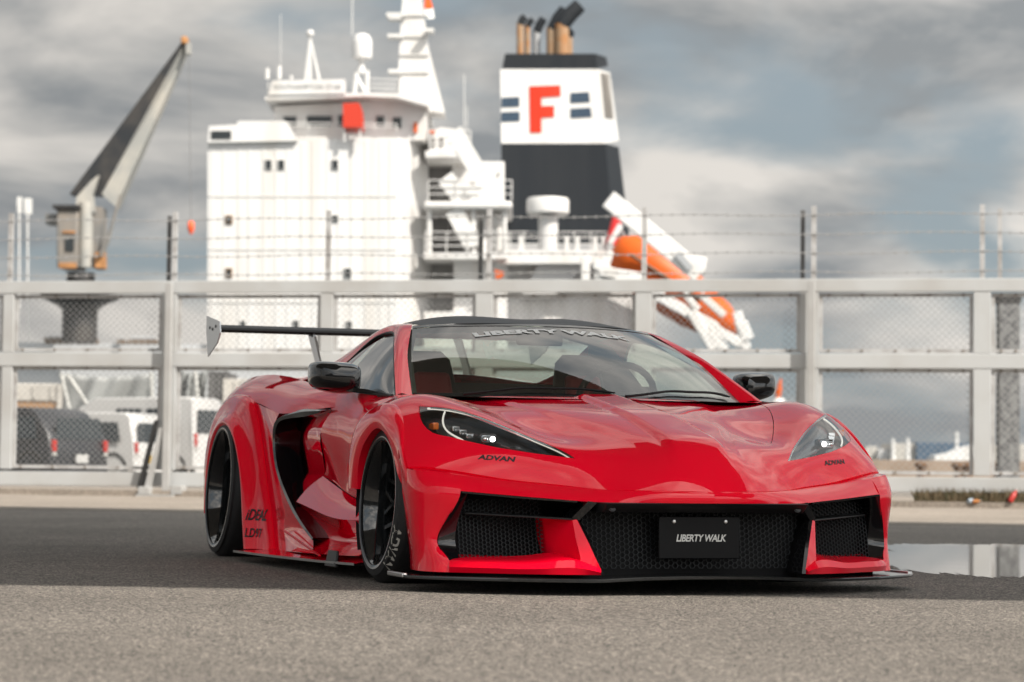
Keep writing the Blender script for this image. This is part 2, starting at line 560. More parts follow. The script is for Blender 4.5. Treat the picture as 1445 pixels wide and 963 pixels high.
CS, SN = math.cos(R(42)), math.sin(R(42))       # the height field is taken along a forward-tilted axis
def tor(p): return (p[0] * CS - p[2] * SN, p[1], p[0] * SN + p[2] * CS)
def unr(p): return (p[0] * CS + p[2] * SN, p[1], -p[0] * SN + p[2] * CS)
_fp = {}
for q in FPTS:
    x, y, z = tor(q)
    _fp[(round(x, 4), round(y, 4))] = z
    if y > 0.01: _fp[(round(x, 4), -round(y, 4))] = z
F0 = RBF(list(_fp.keys()), list(_fp.values()), lam=1e-3)
def sst(e0, e1, x):
    t = np.clip((x - e0) / (e1 - e0), 0, 1)
    return t * t * (3 - 2 * t)
def FTOP(q):
    q = np.atleast_2d(q)
    z = F0(q)
    x, ya = q[:, 0] * CS + z * SN, np.abs(q[:, 1])
    fade = sst(1.06, .90, x) * sst(-.3, -.1, x + .2)
    yA = .075 + .02 * (x + .1)                   # centre spine
    z = z + .017 * fade * np.clip((yA + .028 - ya) / .028, 0, 1)
    yB = np.interp(x, [-.1, .9], [.47, .14])
    z = z - .008 * fade * np.clip((ya - yB) / .05, 0, 1) * sst(.84, .64, ya)
    return z
def unpart(part):
    v, f, n = part
    return [unr(p) for p in v], f, [unr(p) for p in n]
def tr(l): return [tor(p)[:2] for p in l]
def sm2(l, n=4): return [tuple(q)[:2] for q in [tor(p) for p in spline(l, n)]]
def flipy(l): return [(a, -b) for a, b in l]
hood_edge = sm2(SHUT, 4) + sm2([SHUT[-1]] + HSIDE, 4)[1:]
cowl_edge = sm2(COWL[:4] + [(-.25, .69, .762)], 4)
hood_half = hood_edge + tr([(-.215, .706, .759)]) + cowl_edge[::-1][1:]
HM = tor((.3, 0, .70))[0]
def inset(l, d): return [(a - d * float(sst(HM - .25, HM + .05, a)), b * (1 - d / .7)) for a, b in l]
hood_loop = [p for p in inset(hood_half, .002) if p[1] > 1e-4]
hood_loop = [(tor(SHUT[0])[0] - .003, 0)] + hood_loop + [(tor(COWL[0])[0], 0)] + flipy(hood_loop)[::-1]
def on_x(x, y):         # tilted coordinate of the surface point with given x and y
    X = x * CS - .65 * SN
    for _ in range(14):
        X += (x - (X * CS + float(F0([(X, y)])[0]) * SN)) * .8
    return (X, y)
cre = []
for dA in (0.0, .028):
    cre.append([on_x(x, .075 + .02 * (x + .1) + dA) for x in np.linspace(-.09, 1.06, 60)])
cre.append([on_x(x, float(np.interp(x, [-.1, .9], [.47, .14]))) for x in np.linspace(-.12, .93, 50)])
cre.append([on_x(x, float(np.interp(x, [-.1, .9], [.47, .14])) + .05) for x in np.linspace(-.12, .93, 50)])
cre += [flipy(c) for c in cre]
panel_obj('hood', [unpart(trimmed(hood_loop, lambda q: FTOP(q) - .0015, 'top', .014, lines=cre))], PAINT, car)
outer = sm2(RDG, 3)
fas_half = outer + tr([(.455, 1.0, .49)]) + sm2(AFRO[::-1][2:9], 3) + tr([(-.36, .944, .70), (-.46, .925, .72), (-.46, .81, .765), (-.33, .775, .763), (-.27, .725, .76), (-.215, .712, .759)]) + hood_edge[::-1]
fas_right = [p for p in fas_half if p[1] > 1e-4]
fas_loop = [(tor(RDG[0])[0], 0)] + fas_right + [(tor(SHUT[0])[0], 0)] + flipy(fas_right)[::-1]
hl_loop = sm2(HLT, 3) + sm2([HLT[-1]] + HLB[::-1] + [HLT[0]], 3)[1:-1]
fas = unpart(trimmed(fas_loop, FTOP, 'top', .020, holes=[hl_loop, flipy(hl_loop)], thick=.014, lines=[[p for p in c if p[0] > tor(SHUT[0])[0] - .13] for c in cre]))
fascia = panel_obj('front_fascia', [fas], PAINT, car)
_rx = np.array([tor(p)[:2] for p in spline(RDG, 6)])
RIDGE = [unr((a, b, c)) for (a, b), c in zip(_rx, FTOP(_rx))]       # ridge as it lies on the surface

def scale_loop(l, k, d=(0, 0)):
    c = np.mean(np.array(l), axis=0)
    return [tuple(c + (np.array(p) - c) * k + d) for p in l]
def lift(fn, d): return lambda q: fn(q) + d

for sy in (1, -1):
    hp = empty('headlight', (0, 0, 0)); hp.parent = car
    lens = unpart(trimmed(scale_loop(hl_loop, .988), lift(FTOP, -.001), 'top', .022, thick=0))
    bowl = unpart(trimmed(hl_loop, lift(FTOP, -.06), 'top', .03, thick=0))
    lp = dens(hl_loop, .03)
    def R3(p, z): a = unr((p[0], p[1], z)); return (a[0], a[1] * sy, a[2])
    zt = FTOP(lp) - .004; zb = FTOP(lp) - .06
    wall = MB().grid([[R3(p, z) for p, z in zip(lp, zt)], [R3(p, z) for p, z in zip(lp, zb)]], wrap=True)
    panel_obj('lens', [lens if sy > 0 else mir(lens)], LENS, hp)
    panel_obj('housing', [bowl if sy > 0 else mir(bowl)], P('lamp_housing', (.11, .115, .12), rough=.22, metal=.8), hp)
    wall.obj('bezel_wall', CHROMEDARK, hp, fix=False)
    def onf(p, d):      # point p=(x,y,z) near the surface, sunk by d along the tilted axis
        t_ = tor(p); return R3(t_, float(FTOP([t_[:2]])[0]) + d)
    g1 = spline([(a - .020, b + .010, c - .002) for a, b, c in HLT[0:9]], 3)
    MB().tube([onf(p, -.012) for p in g1], .0048, 6).obj('light_guide', DRL, hp, smooth=60)
    g2 = spline([(a - .003, b + .003, c) for a, b, c in HLT[0:9]], 3)
    MB().tube([onf(p, -.006) for p in g2], .0040, 6).obj('upper_trim', CHROMEDARK, hp, smooth=60)
    g3 = spline([(.375, .815, .695), (.43, .838, .665), (.50, .838, .625), (.565, .80, .58)], 4)
    MB().tube([onf(p, -.018) for p in g3], .0040, 6).obj('inner_light_guide', DRL, hp, smooth=60)
    # projector block facing forward
    bx = MB()
    c = Vector(onf((.60, .712, .60), -.034))
    bx.cbox(c, (.06, .062, .040))
    bx.obj('projector_block', CHROMEDARK, hp, bevel=.008)
    for k, (dy_, dz_, mt_) in enumerate(((.014, 0, LEDW), (-.016, .0, CHROME))):
        Mx = Matrix.Translation(c + Vector((.031, (-dy_) * sy, dz_))) @ Matrix.Rotation(R(90), 4, 'Y')
        MB().lathe([(.0, .010), (.006, .009), (.0095, .005), (.0105, 0)], 16, M=Mx).obj('projector_lens', mt_, hp, smooth=60)
    for k_, (a_, b_) in enumerate((((.665, .64, .56), (.74, .55, .535)), ((.64, .665, .58), (.72, .575, .55)), ((.60, .78, .565), (.655, .715, .55)))):
        MB().bar(onf(a_, -.034 - .006 * k_), onf(b_, -.034 - .006 * k_), .012, .006).obj('reflector_rib', CHROME if k_ else CHROMEDARK, hp)
    for k_ in range(3):
        MB().cbox(Vector(onf((.475 + .035 * k_, .80 - .018 * k_, .63 - .012 * k_), -.040)), (.018, .03, .022)).obj('reflector_cell', CHROME, hp, bevel=.004)
    MB().cbox(Vector(onf((.41, .868, .645), -.030)), (.07, .022, .028), None).obj('turn_reflector', AMBER, hp, bevel=.005)
    MB().bar(onf((.68, .62, .56), -.048), onf((.77, .53, .53), -.042), .03, .012).obj('reflector_shelf', CHROMEDARK, hp)

# ---------------- lower bumper
TOPB = [(1.119, 0, .377), (1.098, .1, .378), (1.062, .2, .380), (1.00, .3, .383), (.935, .4, .388), (.872, .5, .396), (.815, .6, .405),
        (.765, .7, .415), (.715, .8, .428), (.665, .9, .441), (.615, .965, .449), (.56, .998, .453), (.45, 1.0, .457)]
def at_y(l, y):
    a = np.array(l); return np.array([np.interp(y, a[:, 1], a[:, 0]), y, np.interp(y, a[:, 1], a[:, 2])])
OPEN = [(1.118, 0, .342), (1.098, .1, .342), (1.068, .2, .342), (1.03, .3, .342), (.986, .425, .343), (.93, .53, .350), (.87, .65, .359), (.81, .76, .368), (.753, .869, .377)]
bm_ = MB()
def smooth_curve(l, n=6): return spline(l, n)
rS, tS, oS = np.array(RIDGE), smooth_curve(TOPB), smooth_curve(OPEN)
yy = np.linspace(0, 1.0, 60)
def samp(S, y): return np.column_stack([np.interp(y, S[:, 1], S[:, 0]), y, np.interp(y, S[:, 1], S[:, 2])])
A_ = samp(rS, yy); B_ = samp(tS[:-6], yy * .998)
k_ = np.clip(yy / .5, 0, 1)[:, None]
bm_.grid([A_, A_ + [0, 0, -.004] * k_ + [-.004, 0, 0] * k_, (A_ + B_) / 2 + [-.01, 0, -.001] * k_, B_ + [-.006, 0, .0035] * k_ + [0, 0, 0.0005], B_])
yo = np.linspace(0, .869, 52)
B2 = samp(tS[:-6], yo * 1.0); O2 = samp(oS, yo)
rows_ = [B2]
for t in (.12, .35, .6, .85, 1.0):
    rows_.append(B2 * (1 - t) + O2 * t + np.array([.006, 0, 0]) * math.sin(t * math.pi))
rows_.append(O2 + [-.015, 0, -.001]); rows_.append(O2 + [-.05, 0, .002])
bm_.grid(rows_)
bm_.mirror()
bm_.obj('bumper_upper_band', PAINT, car, smooth=32)
# outer corner panels
for sy in (1, -1):
    rows = [
        [(.681, .869, .437), (.655, .915, .443), (.628, .955, .4475), (.588, .985, .4515), (.52, 1.002, .456), (.45, 1.004, .462)],
        [(.753, .869, .377), (.715, .925, .385), (.668, .965, .39), (.61, .992, .395), (.52, 1.003, .40), (.385, .992, .40)],
        [(.722, .893, .30), (.695, .932, .30), (.662, .962, .30), (.608, .988, .30), (.52, .996, .30), (.395, .982, .30)],
        [(.669, .932, .181), (.66, .948, .185), (.645, .962, .185), (.60, .981, .185), (.52, .985, .185), (.405, .968, .185)],
        [(.728, .902, .116), (.70, .935, .125), (.665, .958, .13), (.61, .977, .13), (.52, .98, .13), (.412, .963, .13)],
        [(.735, .905, .074), (.70, .945, .074), (.66, .966, .074), (.61, .98, .074), (.52, .98, .074), (.415, .962, .074)],
    ]
    g = loft(rows, 7, 6)
    # keep the opening edge of the panel crisp: turn it inwards
    edge = [r[0] for r in g]
    mb = MB().grid([[(p[0], p[1] * sy, p[2]) for p in r] for r in g])
    mb.grid([[(p[0], p[1] * sy, p[2]) for p in edge], [(p[0] - .05, (p[1] - .004) * sy, p[2]) for p in edge]])
    rear = [r[-1] for r in g]
    mb.grid([[(p[0], p[1] * sy, p[2]) for p in rear], [(p[0] - .0, (p[1] - .12) * sy, p[2]) for p in rear]])
    o = mb.obj('bumper_corner', PAINT, car, smooth=40)
    # red lower frame of the side intake with its inner fang
    fb = MB()
    low = spline([(1.037, .414, .076), (.995, .50, .075), (.93, .62, .074), (.85, .75, .074), (.77, .865, .074), (.735, .905, .074)], 6)
    hi = spline([(1.037, .414, .096), (.995, .49, .127), (.93, .62, .116), (.85, .75, .114), (.775, .86, .115), (.728, .902, .116)], 6)
    mid = (low + hi) / 2 + [.012, .004, 0]
    back = hi + [-.16, 0, .022]
    back[:, 1] = np.clip(back[:, 1], .50, .9)
    fb.grid([[(p[0], p[1] * sy, p[2]) for p in r] for r in (low + [-.05, 0, 0], low, mid, hi, hi + [-.012, 0, .004], back)])
    fang = [[(1.037, .414, .076), (1.037, .414, .096), (.997, .447, .19), (.956, .480, .277)],
            [(1.018, .445, .076), (1.018, .445, .112), (.982, .468, .195), (.952, .487, .277)],
            [(.998, .480, .1), (.994, .478, .137), (.966, .488, .21), (.947, .495, .275)],
            [(.90, .50, .1), (.89, .505, .137), (.87, .515, .21), (.86, .52, .277)],
            [(.74, .535, .1), (.73, .54, .137), (.71, .55, .21), (.70, .555, .28)]]
    fb.grid([[(p[0], p[1] * sy, p[2]) for p in r] for r in fang])
    fb.obj('intake_frame', PAINT, car, smooth=35)
    # black edging strip on the grille side of the fang
    st = MB()
    st.grid([[(p[0], p[1] * sy, p[2]) for p in r] for r in (
        [(1.041, .412, .078), (1.000, .445, .19), (.958, .479, .281)],
        [(1.034, .400, .078), (.992, .434, .19), (.950, .469, .284)],
        [(.90, .395, .078), (.88, .43, .19), (.86, .465, .284)])])
    st.obj('fang_edge_strip', GLOSSBLACK, car, smooth=30)
    # black fin linking fang and upper lip
    fn = MB()
    fn.hexa([Vector((p[0], p[1] * sy, p[2])) for p in ((.990, .412, .341), (.984, .446, .346), (.951, .500, .282), (.957, .470, .276),
                                                       (.88, .412, .341), (.88, .446, .346), (.85, .500, .282), (.85, .470, .276))])
    fn.obj('intake_fin', GLOSSBLACK, car)
    # black canard framing the outer side of the opening
    cn = MB()
    ed = spline([(.757, .867, .376), (.715, .90, .29), (.674, .930, .181), (.727, .900, .118)], 6)
    inn = spline([(.735, .835, .371), (.70, .855, .29), (.668, .862, .190), (.705, .855, .125)], 6)
    dpp = inn + [-.16, -.02, 0]
    cn.grid([[(p[0], p[1] * sy, p[2]) for p in r] for r in (ed + [.002, .001, 0], ed * .5 + inn * .5 + [-.004, 0, 0], inn, dpp)])
    tp = spline([(.757, .867, .376), (.86, .67, .3585), (.955, .48, .346)], 10)
    cn.grid([[(p[0], p[1] * sy, p[2]) for p in r] for r in (tp + [.004, 0, .0005], tp + [.002, 0, -.006], tp + [-.18, 0, -.008])])
    cn.obj('intake_canard', GLOSSBLACK, car, smooth=35)
    MB().hexa([Vector((p[0], p[1] * sy, p[2])) for p in ((.70, .835, .290), (.95, .492, .274), (.86, .492, .278), (.61, .835, .294),
                                                         (.70, .835, .297), (.95, .492, .281), (.86, .492, .284), (.61, .835, .300))]).obj('intake_blade', SATIN, car, bevel=.002)
    MB().grid([[(.60, .92 * sy, .06), (.60, .92 * sy, .40)], [(.58, .40 * sy, .06), (.58, .40 * sy, .40)]]).obj('intake_backing', DARK, car)

# honeycomb meshes: many small cells joined into one part each
def hexmesh(u0, u1, v0, v1, a, pos, keep, wd=.0022, dp=.006):
    """hex lattice over (u,v); pos(u,v)->3D; bars as thin quads boxes."""
    mb = MB(); seen = set()
    hx, hy = a * 1.75, a * .50
    nr = int((v1 - v0) / hy) + 2; nc = int((u1 - u0) / hx) + 2
    def key(p): return (round(p[0], 4), round(p[1], 4))
    for r in range(nr):
        for c in range(nc):
            cu = u0 + c * hx + (hx / 2 if r % 2 else 0); cv = v0 + r * hy
            pts = [(cu + hx / 3, cv), (cu + hx / 6, cv + hy), (cu - hx / 6, cv + hy), (cu - hx / 3, cv), (cu - hx / 6, cv - hy), (cu + hx / 6, cv - hy)]
            for i in range(6):
                p, q = pts[i], pts[(i + 1) % 6]
                k = tuple(sorted((key(p), key(q))))
                if k in seen: continue
                seen.add(k)
                if not (keep(*p) and keep(*q)): continue
                a3, b3 = Vector(pos(*p)), Vector(pos(*q))
                mb.bar(a3, b3, dp, wd, up=(1, 0, 0)) if False else mb.bar(a3, b3, wd, dp, up=(1, 0, 0))
    return mb
MESHM = P('grille_mesh', (0.011, 0.014, 0.016), rough=0.38, spec=.35)
gm = hexmesh(-.46, .46, .085, .345, .020, lambda u, v: (.93 - .35 * max(0, abs(u) - .2) ** 2 - .12 * (v - .09), u, v),
             lambda u, v: abs(u) < .395 + .30 * (v - .09) and .09 < v < .325)
g_ = gm.obj('centre_grille', MESHM, car); g_['kind'] = 'stuff'
for sy in (1, -1):
    gm = hexmesh(.48, .92, .12, .37, .016, lambda u, v: (.80 - .28 * (u - .5) - .25 * (v - .12), u * sy, v), lambda u, v: .545 < u < .86 and .125 < v < .345)
    g_ = gm.obj('side_grille', MESHM, car); g_['kind'] = 'stuff'
MB().grid([[(.86, -.46, .05), (.86, -.46, .36)], [(.86, .46, .05), (.86, .46, .36)]]).obj('grille_backing', DARK, car)
MB().hexa([Vector(p) for p in ((1.03, -.405, .306), (1.03, .405, .306), (.88, .405, .306), (.88, -.405, .306), (1.075, -.41, .341), (1.075, .41, .341), (.88, .41, .345), (.88, -.41, .345))]).obj('grille_upper_bar', SATIN, car, bevel=.004)
# tow-hook hole plugs
for sy in (1, -1):
    Mx = Matrix.Translation((1.045, .375 * sy, .325)) @ Matrix.Rotation(R(80), 4, 'Y')
    MB().lathe([(.0, .004), (.012, .004), (.0125, 0), (.016, 0), (.016, -.01)], 14, M=Mx).obj('tow_plug', SATIN, car, smooth=40)

# number plate
pl = MB().cbox((.982, 0, .212), (.006, .33, .158)).obj('number_plate', P('plate_black', (0.004, 0.004, 0.005), rough=0.5, spec=.2), car, bevel=.003)
for sy in (1, -1):
    Mx = Matrix.Translation((.985, .105 * sy, .272)) @ Matrix.Rotation(R(90), 4, 'Y')
    MB().lathe([(0, .006), (.006, .005), (.0085, 0)], 12, M=Mx).obj('plate_bolt', STEEL, pl, smooth=50)
MB().cbox((.94, 0, .212), (.08, .12, .08)).obj('plate_bracket', DARK, car)

def refine(v, f, d):
    bm = bmesh.new()
    vs = [bm.verts.new(p) for p in v]
    for q in f:
        try: bm.faces.new([vs[i] for i in q])
        except ValueError: pass
    for _ in range(5):
        bmesh.ops.triangulate(bm, faces=bm.faces)
        es = [e for e in bm.edges if e.calc_length() > d]
        if not es: break
        bmesh.ops.subdivide_edges(bm, edges=es, cuts=1)
    bmesh.ops.triangulate(bm, faces=bm.faces)
    bm.verts.index_update()
    o = np.array([tuple(q.co) for q in bm.verts]), [tuple(q.index for q in fc.verts) for fc in bm.faces]
    bm.free()
    return o
def put_text(name, s, mat, parent, origin, u, v, size, targets=None, n=None, off=.0015, sub=0, **kw):
    tv, tf = text_mesh(s, 1.0, **kw)
    h = tv[:, 1].max() - tv[:, 1].min()
    tv = tv * (size / h)
    if sub: tv, tf = refine(tv, tf, sub)
    u, v, og = Vector(u).normalized(), Vector(v), Vector(origin)
    pts = [og + u * a + v * b for a, b, _ in tv]
    if targets:
        n = Vector(n).normalized()
        res = []
        for p in pts:
            hit, nor, *_ = targets.ray_cast(p + n * .3, -n, 1.0)
            res.append((hit + (nor if nor.dot(n) > 0 else -nor) * off) if hit is not None else p)
        pts = res
    mb = MB().add(pts, tf)
    return mb.obj(name, mat, parent, fix=False)
put_text('plate_lettering', 'LIBERTY WALK', WHITEDECAL, pl, (.9865, .004, .209), (0, 1, 0), Vector((0, 0, 1)), .027, shear=.22, bold=.022, sx=.86, space=.93)
fas_bvh = BVHTree.FromPolygons([Vector(v) for v in fas[0]], fas[1])

for sy in (1, -1):
    a, b = Vector((.728, .645, .505)), Vector((.655, .775, .515))
    a.y *= sy; b.y *= sy
    u = (b - a) if sy > 0 else (a - b)
    nrm = Vector((.75, .35 * sy, .5)).normalized()
    vv = nrm.cross(u).normalized()
    if vv.z < 0: vv = -vv
    put_text('fender_decal', 'ADVAN', BLACKDECAL, fascia, (a + b) / 2 + Vector((0, 0, -.004)), u, vv, .020, targets=fas_bvh, n=nrm, sub=.012, bold=.035, sx=1.55, shear=.12)

# splitter
sp = MB()
front = spline([(1.105, 0), (1.10, .15), (1.085, .3), (1.085, .40), (1.075, .50), (1.00, .68), (.90, .84), (.78, .985), (.675, 1.06)], 5)
zt = lambda y: .062 + .012 * (1 - min(1, abs(y) / .42) ** 2 if abs(y) < .42 else 0)
fl = [(p[0], p[1]) for p in front] + [(.46, 1.062), (.45, .95)]
half = fl
full = [(a, -b) for a, b in half[::-1] if b > 0] + half
def strip(z_off, ins):
    return [(a - ins, b * (1 - ins * .2), zt(b) + z_off) for a, b in full]
top = strip(0, 0.0); bot = strip(-.012, 0.0)
bk = [(.40, b, zt(b)) for a, b in full]
bkb = [(.40, b, zt(b) - .012) for a, b in full]
sp.grid([bkb, bot, [(a + .002, b, z - .003) for a, b, z in top], top, bk])
sp.obj('front_splitter', P('splitter_gloss', (0.012, 0.013, 0.014), rough=0.16, coat=0.5), car, smooth=40)
for sy in (1, -1):
    MB().hexa([Vector((a, b * sy, c)) for a, b, c in ((.455, 1.045, .052), (.66, 1.045, .052), (.66, 1.066, .052), (.455, 1.066, .052),
                                                      (.455, 1.045, .068), (.66, 1.045, .068), (.66, 1.066, .068), (.455, 1.066, .068))]).obj('splitter_end_strip', ALU, car, bevel=.003)
MB().box((-3.3, -.80, .055), (.55, .80, .10)).obj('floor_pan', DARK, car)

# ---------------- windscreen, roof, pillars
WSB = [(-.105, 0, .757), (-.115, .2, .757), (-.16, .4, .757), (-.235, .6, .757), (-.325, .745, .757)]
WST = [(-.745, 0, 1.100), (-.76, .16, 1.0995), (-.80, .32, 1.097), (-.87, .46, 1.093), (-.965, .565, 1.087)]
WSM = [((a[0] + b[0]) / 2 + .012, (a[1] + b[1]) / 2 + .010 * (a[1] > .5), (a[2] + b[2]) / 2 + .022) for a, b in zip(WSB, WST)]
def full_row(l): return [(a, -b, c) for a, b, c in l[::-1][:-1]] + list(l)
ws = loft([full_row(WSB), full_row(WSM), full_row(WST)], 14, 5)
wmb = MB().grid(ws)
wso = wmb.obj('windscreen', WSGLASS, car, smooth=60, fix=False)
ws_bvh = BVHTree.FromPolygons([Vector(v) for v in wmb.v], wmb.f)
# black ceramic band around the glass
nb = len(ws); nvv = len(ws[0])
bnd = MB()
def off(p, d=.002):
    return (p[0] + d * .4, p[1], p[2] + d)
bnd.grid([[off(ws[i][j]) for j in range(nvv)] for i in (0, 1)])
bnd.grid([[off(ws[i][j]) for j in range(nvv)] for i in (nb - 2, nb - 1)])
bnd.obj('glass_border', P('ceramic_band', (0.012, 0.014, 0.014), rough=0.2, coat=0.5), wso, smooth=60, fix=False)
put_text('windscreen_banner', 'LIBERTY WALK', GREYDECAL, wso, (-.662, -.015, 1.055), (0, 1, 0), Vector((-.88, 0, .47)).normalized(), .052, targets=ws_bvh, n=(.47, 0, .88), sub=.03,
         off=.003, bold=.05, sx=1.62, space=1.0)
# wipers parked along the foot of the glass
def wsp(y, t):
    j = int(round((y + .745) / 1.49 * (nvv - 1))); return Vector(ws[int(t * (nb - 1))][max(0, min(nvv - 1, j))])
for (y0, y1, t1) in ((-.52, .06, .05), (.10, .66, .06)):
    pts = [wsp(y0 + (y1 - y0) * k / 10, .03 + t1 * math.sin(math.pi * min(1, k / 10 * .85))) + Vector((.010, 0, .012)) for k in range(11)]
    pts = [Vector(p) for p in spline([tuple(p) for p in pts[::2]], 4)]
    MB().tube(pts, [.008] + [.006] * (len(pts) - 2) + [.003], 6).obj('wiper', SATIN, car, smooth=50)
MB().grid([[(-.02, y, .752) for y in np.linspace(-.72, .72, 25)], [(-.40, y, .748) for y in np.linspace(-.72, .72, 25)]]).obj('cowl_tray', DARK, car)

RF_C = [(-.745, 0, 1.102), (-.95, 0, 1.130), (-1.25, 0, 1.150), (-1.6, 0, 1.135)]
RF_B = [(-.765, .2, 1.1015), (-.97, .2, 1.134), (-1.27, .22, 1.161), (-1.6, .24, 1.146)]
RF_D = [(-.82, .38, 1.099), (-1.01, .38, 1.125), (-1.29, .40, 1.146), (-1.6, .41, 1.128)]
RF_E = [(-.94, .535, 1.092), (-1.08, .53, 1.107), (-1.31, .535, 1.115), (-1.6, .55, 1.09)]
rows = [RF_C, RF_B, RF_D, RF_E]
rows = [[(a, -b, c) for a, b, c in r] for r in rows[::-1][:-1]] + rows
MB().grid(loft(rows, 6, 6)).obj('roof_panel', CARBON, car, smooth=60)
PIN = [(-.325, .748, .757), (-.48, .716, .850), (-.64, .680, .942), (-.80, .627, 1.018), (-.965, .568, 1.0885), (-1.10, .533, 1.1085), (-1.32, .537, 1.116), (-1.6, .552, 1.091), (-1.95, .582, 1.021), (-2.3, .62, .955)]
POU = [(-.27, .835, .757), (-.45, .790, .847), (-.66, .735, .945), (-.87, .675, 1.022), (-1.06, .625, 1.066), (-1.20, .615, 1.075), (-1.36, .635, 1.055), (-1.57, .69, .965), (-1.80, .76, .87), (-2.1, .80, .85)]
PMI = [((a[0] + b[0]) / 2, (a[1] + b[1]) / 2 + .012, (a[2] + b[2]) / 2 + .012) for a, b in zip(PIN, POU)]
for sy in (1, -1):
    g = loft([PIN, PMI, POU], 5, 5)
    PFL = [(a - .01, b - .025, c - .012) for a, b, c in spline(POU, 5)]
    mb = MB().grid([[(p[0], p[1] * sy, p[2]) for p in r] for r in g])
    mb.grid([[(p[0], p[1] * sy, p[2]) for p in r] for r in (g[-1], PFL)])
    mb.obj('roof_pillar', PAINT, car, smooth=50)
    # door glass between belt and pillar
    top = spline(POU[:9], 5); top = np.column_stack([top[:, 0] - .008, top[:, 1] - .012, top[:, 2] - .008])
    bel = spline([(-.27, .845, .752), (-.55, .868, .772), (-.9, .868, .79), (-1.2, .855, .805), (-1.5, .83, .822), (-1.80, .775, .85)], 8)
    bel = bel[np.linspace(0, len(bel) - 1, len(top)).astype(int)]
    md = (top + bel) / 2 + [0, .012, 0]
    g = loft([list(map(tuple, top[::4])), list(map(tuple, md[::4])), list(map(tuple, bel[::4]))], 6, 4)
    MB().grid([[(p[0], p[1] * sy, p[2]) for p in r] for r in g]).obj('door_window', SIDEGLASS, car, smooth=60)
    tr = spline(POU[:9], 6)
    MB().tube([(p[0] - .004, (p[1] - .004) * sy, p[2] - .006) for p in tr], .007, 6).obj('window_seal', SATIN, car, smooth=60)
    be = spline([(-.27, .85, .757), (-.55, .873, .776), (-.9, .874, .794), (-1.2, .861, .809), (-1.5, .836, .826), (-1.80, .78, .855)], 6)
    MB().tube([(p[0], p[1] * sy, p[2]) for p in be], .008, 6).obj('belt_seal', SATIN, car, smooth=60)

# ---------------- sides
BELT = [(-.46, .862, .764), (-.7, .880, .781), (-.95, .880, .795), (-1.2, .868, .808)]
GP = [(-.46, .764, .862), (-.7, .781, .880), (-.95, .795, .880), (-1.2, .808, .868), (-1.5, .82, .85),
      (-.46, .70, .915), (-.8, .71, .917), (-1.1, .72, .917), (-1.4, .73, .92),
      (-.46, .60, .932), (-.8, .62, .930), (-1.15, .62, .930), (-1.4, .62, .93),
      (-.40, .50, .932), (-.8, .51, .916), (-1.2, .52, .905),
      (-.40, .40, .928), (-.8, .42, .900), (-1.25, .44, .885), (-.42, .305, .918), (-.8, .345, .897), (-1.31, .416, .878)]
GS = RBF([(a, b) for a, b, c in GP], [c for a, b, c in GP], lam=1e-5)
door_poly = [(-.463, .762)] + [(a, c - .003) for a, b, c in BELT[1:]] + [tuple(q) for q in spline([(-1.2, .80), (-1.06, .735), (-1.0, .70)], 4)[1:]] + \
            [tuple(q) for q in spline([(-1.0, .70), (-1.10, .65), (-1.17, .60), (-1.20, .50), (-1.235, .44), (-1.31, .416)], 4)[1:]] + [(-.8, .347), (-.42, .308), (-.455, .36), (-.463, .5)]
BLADE = [(-.95, .922, .709), (-1.2, .947, .700), (-1.50, .957, .692), (-1.75, .966, .680), (-1.86, .969, .650), (-1.89, .968, .60), (-1.86, .966, .485), (-1.70, .963, .355), (-1.43, .961, .230), (-1.14, .958, .138)]
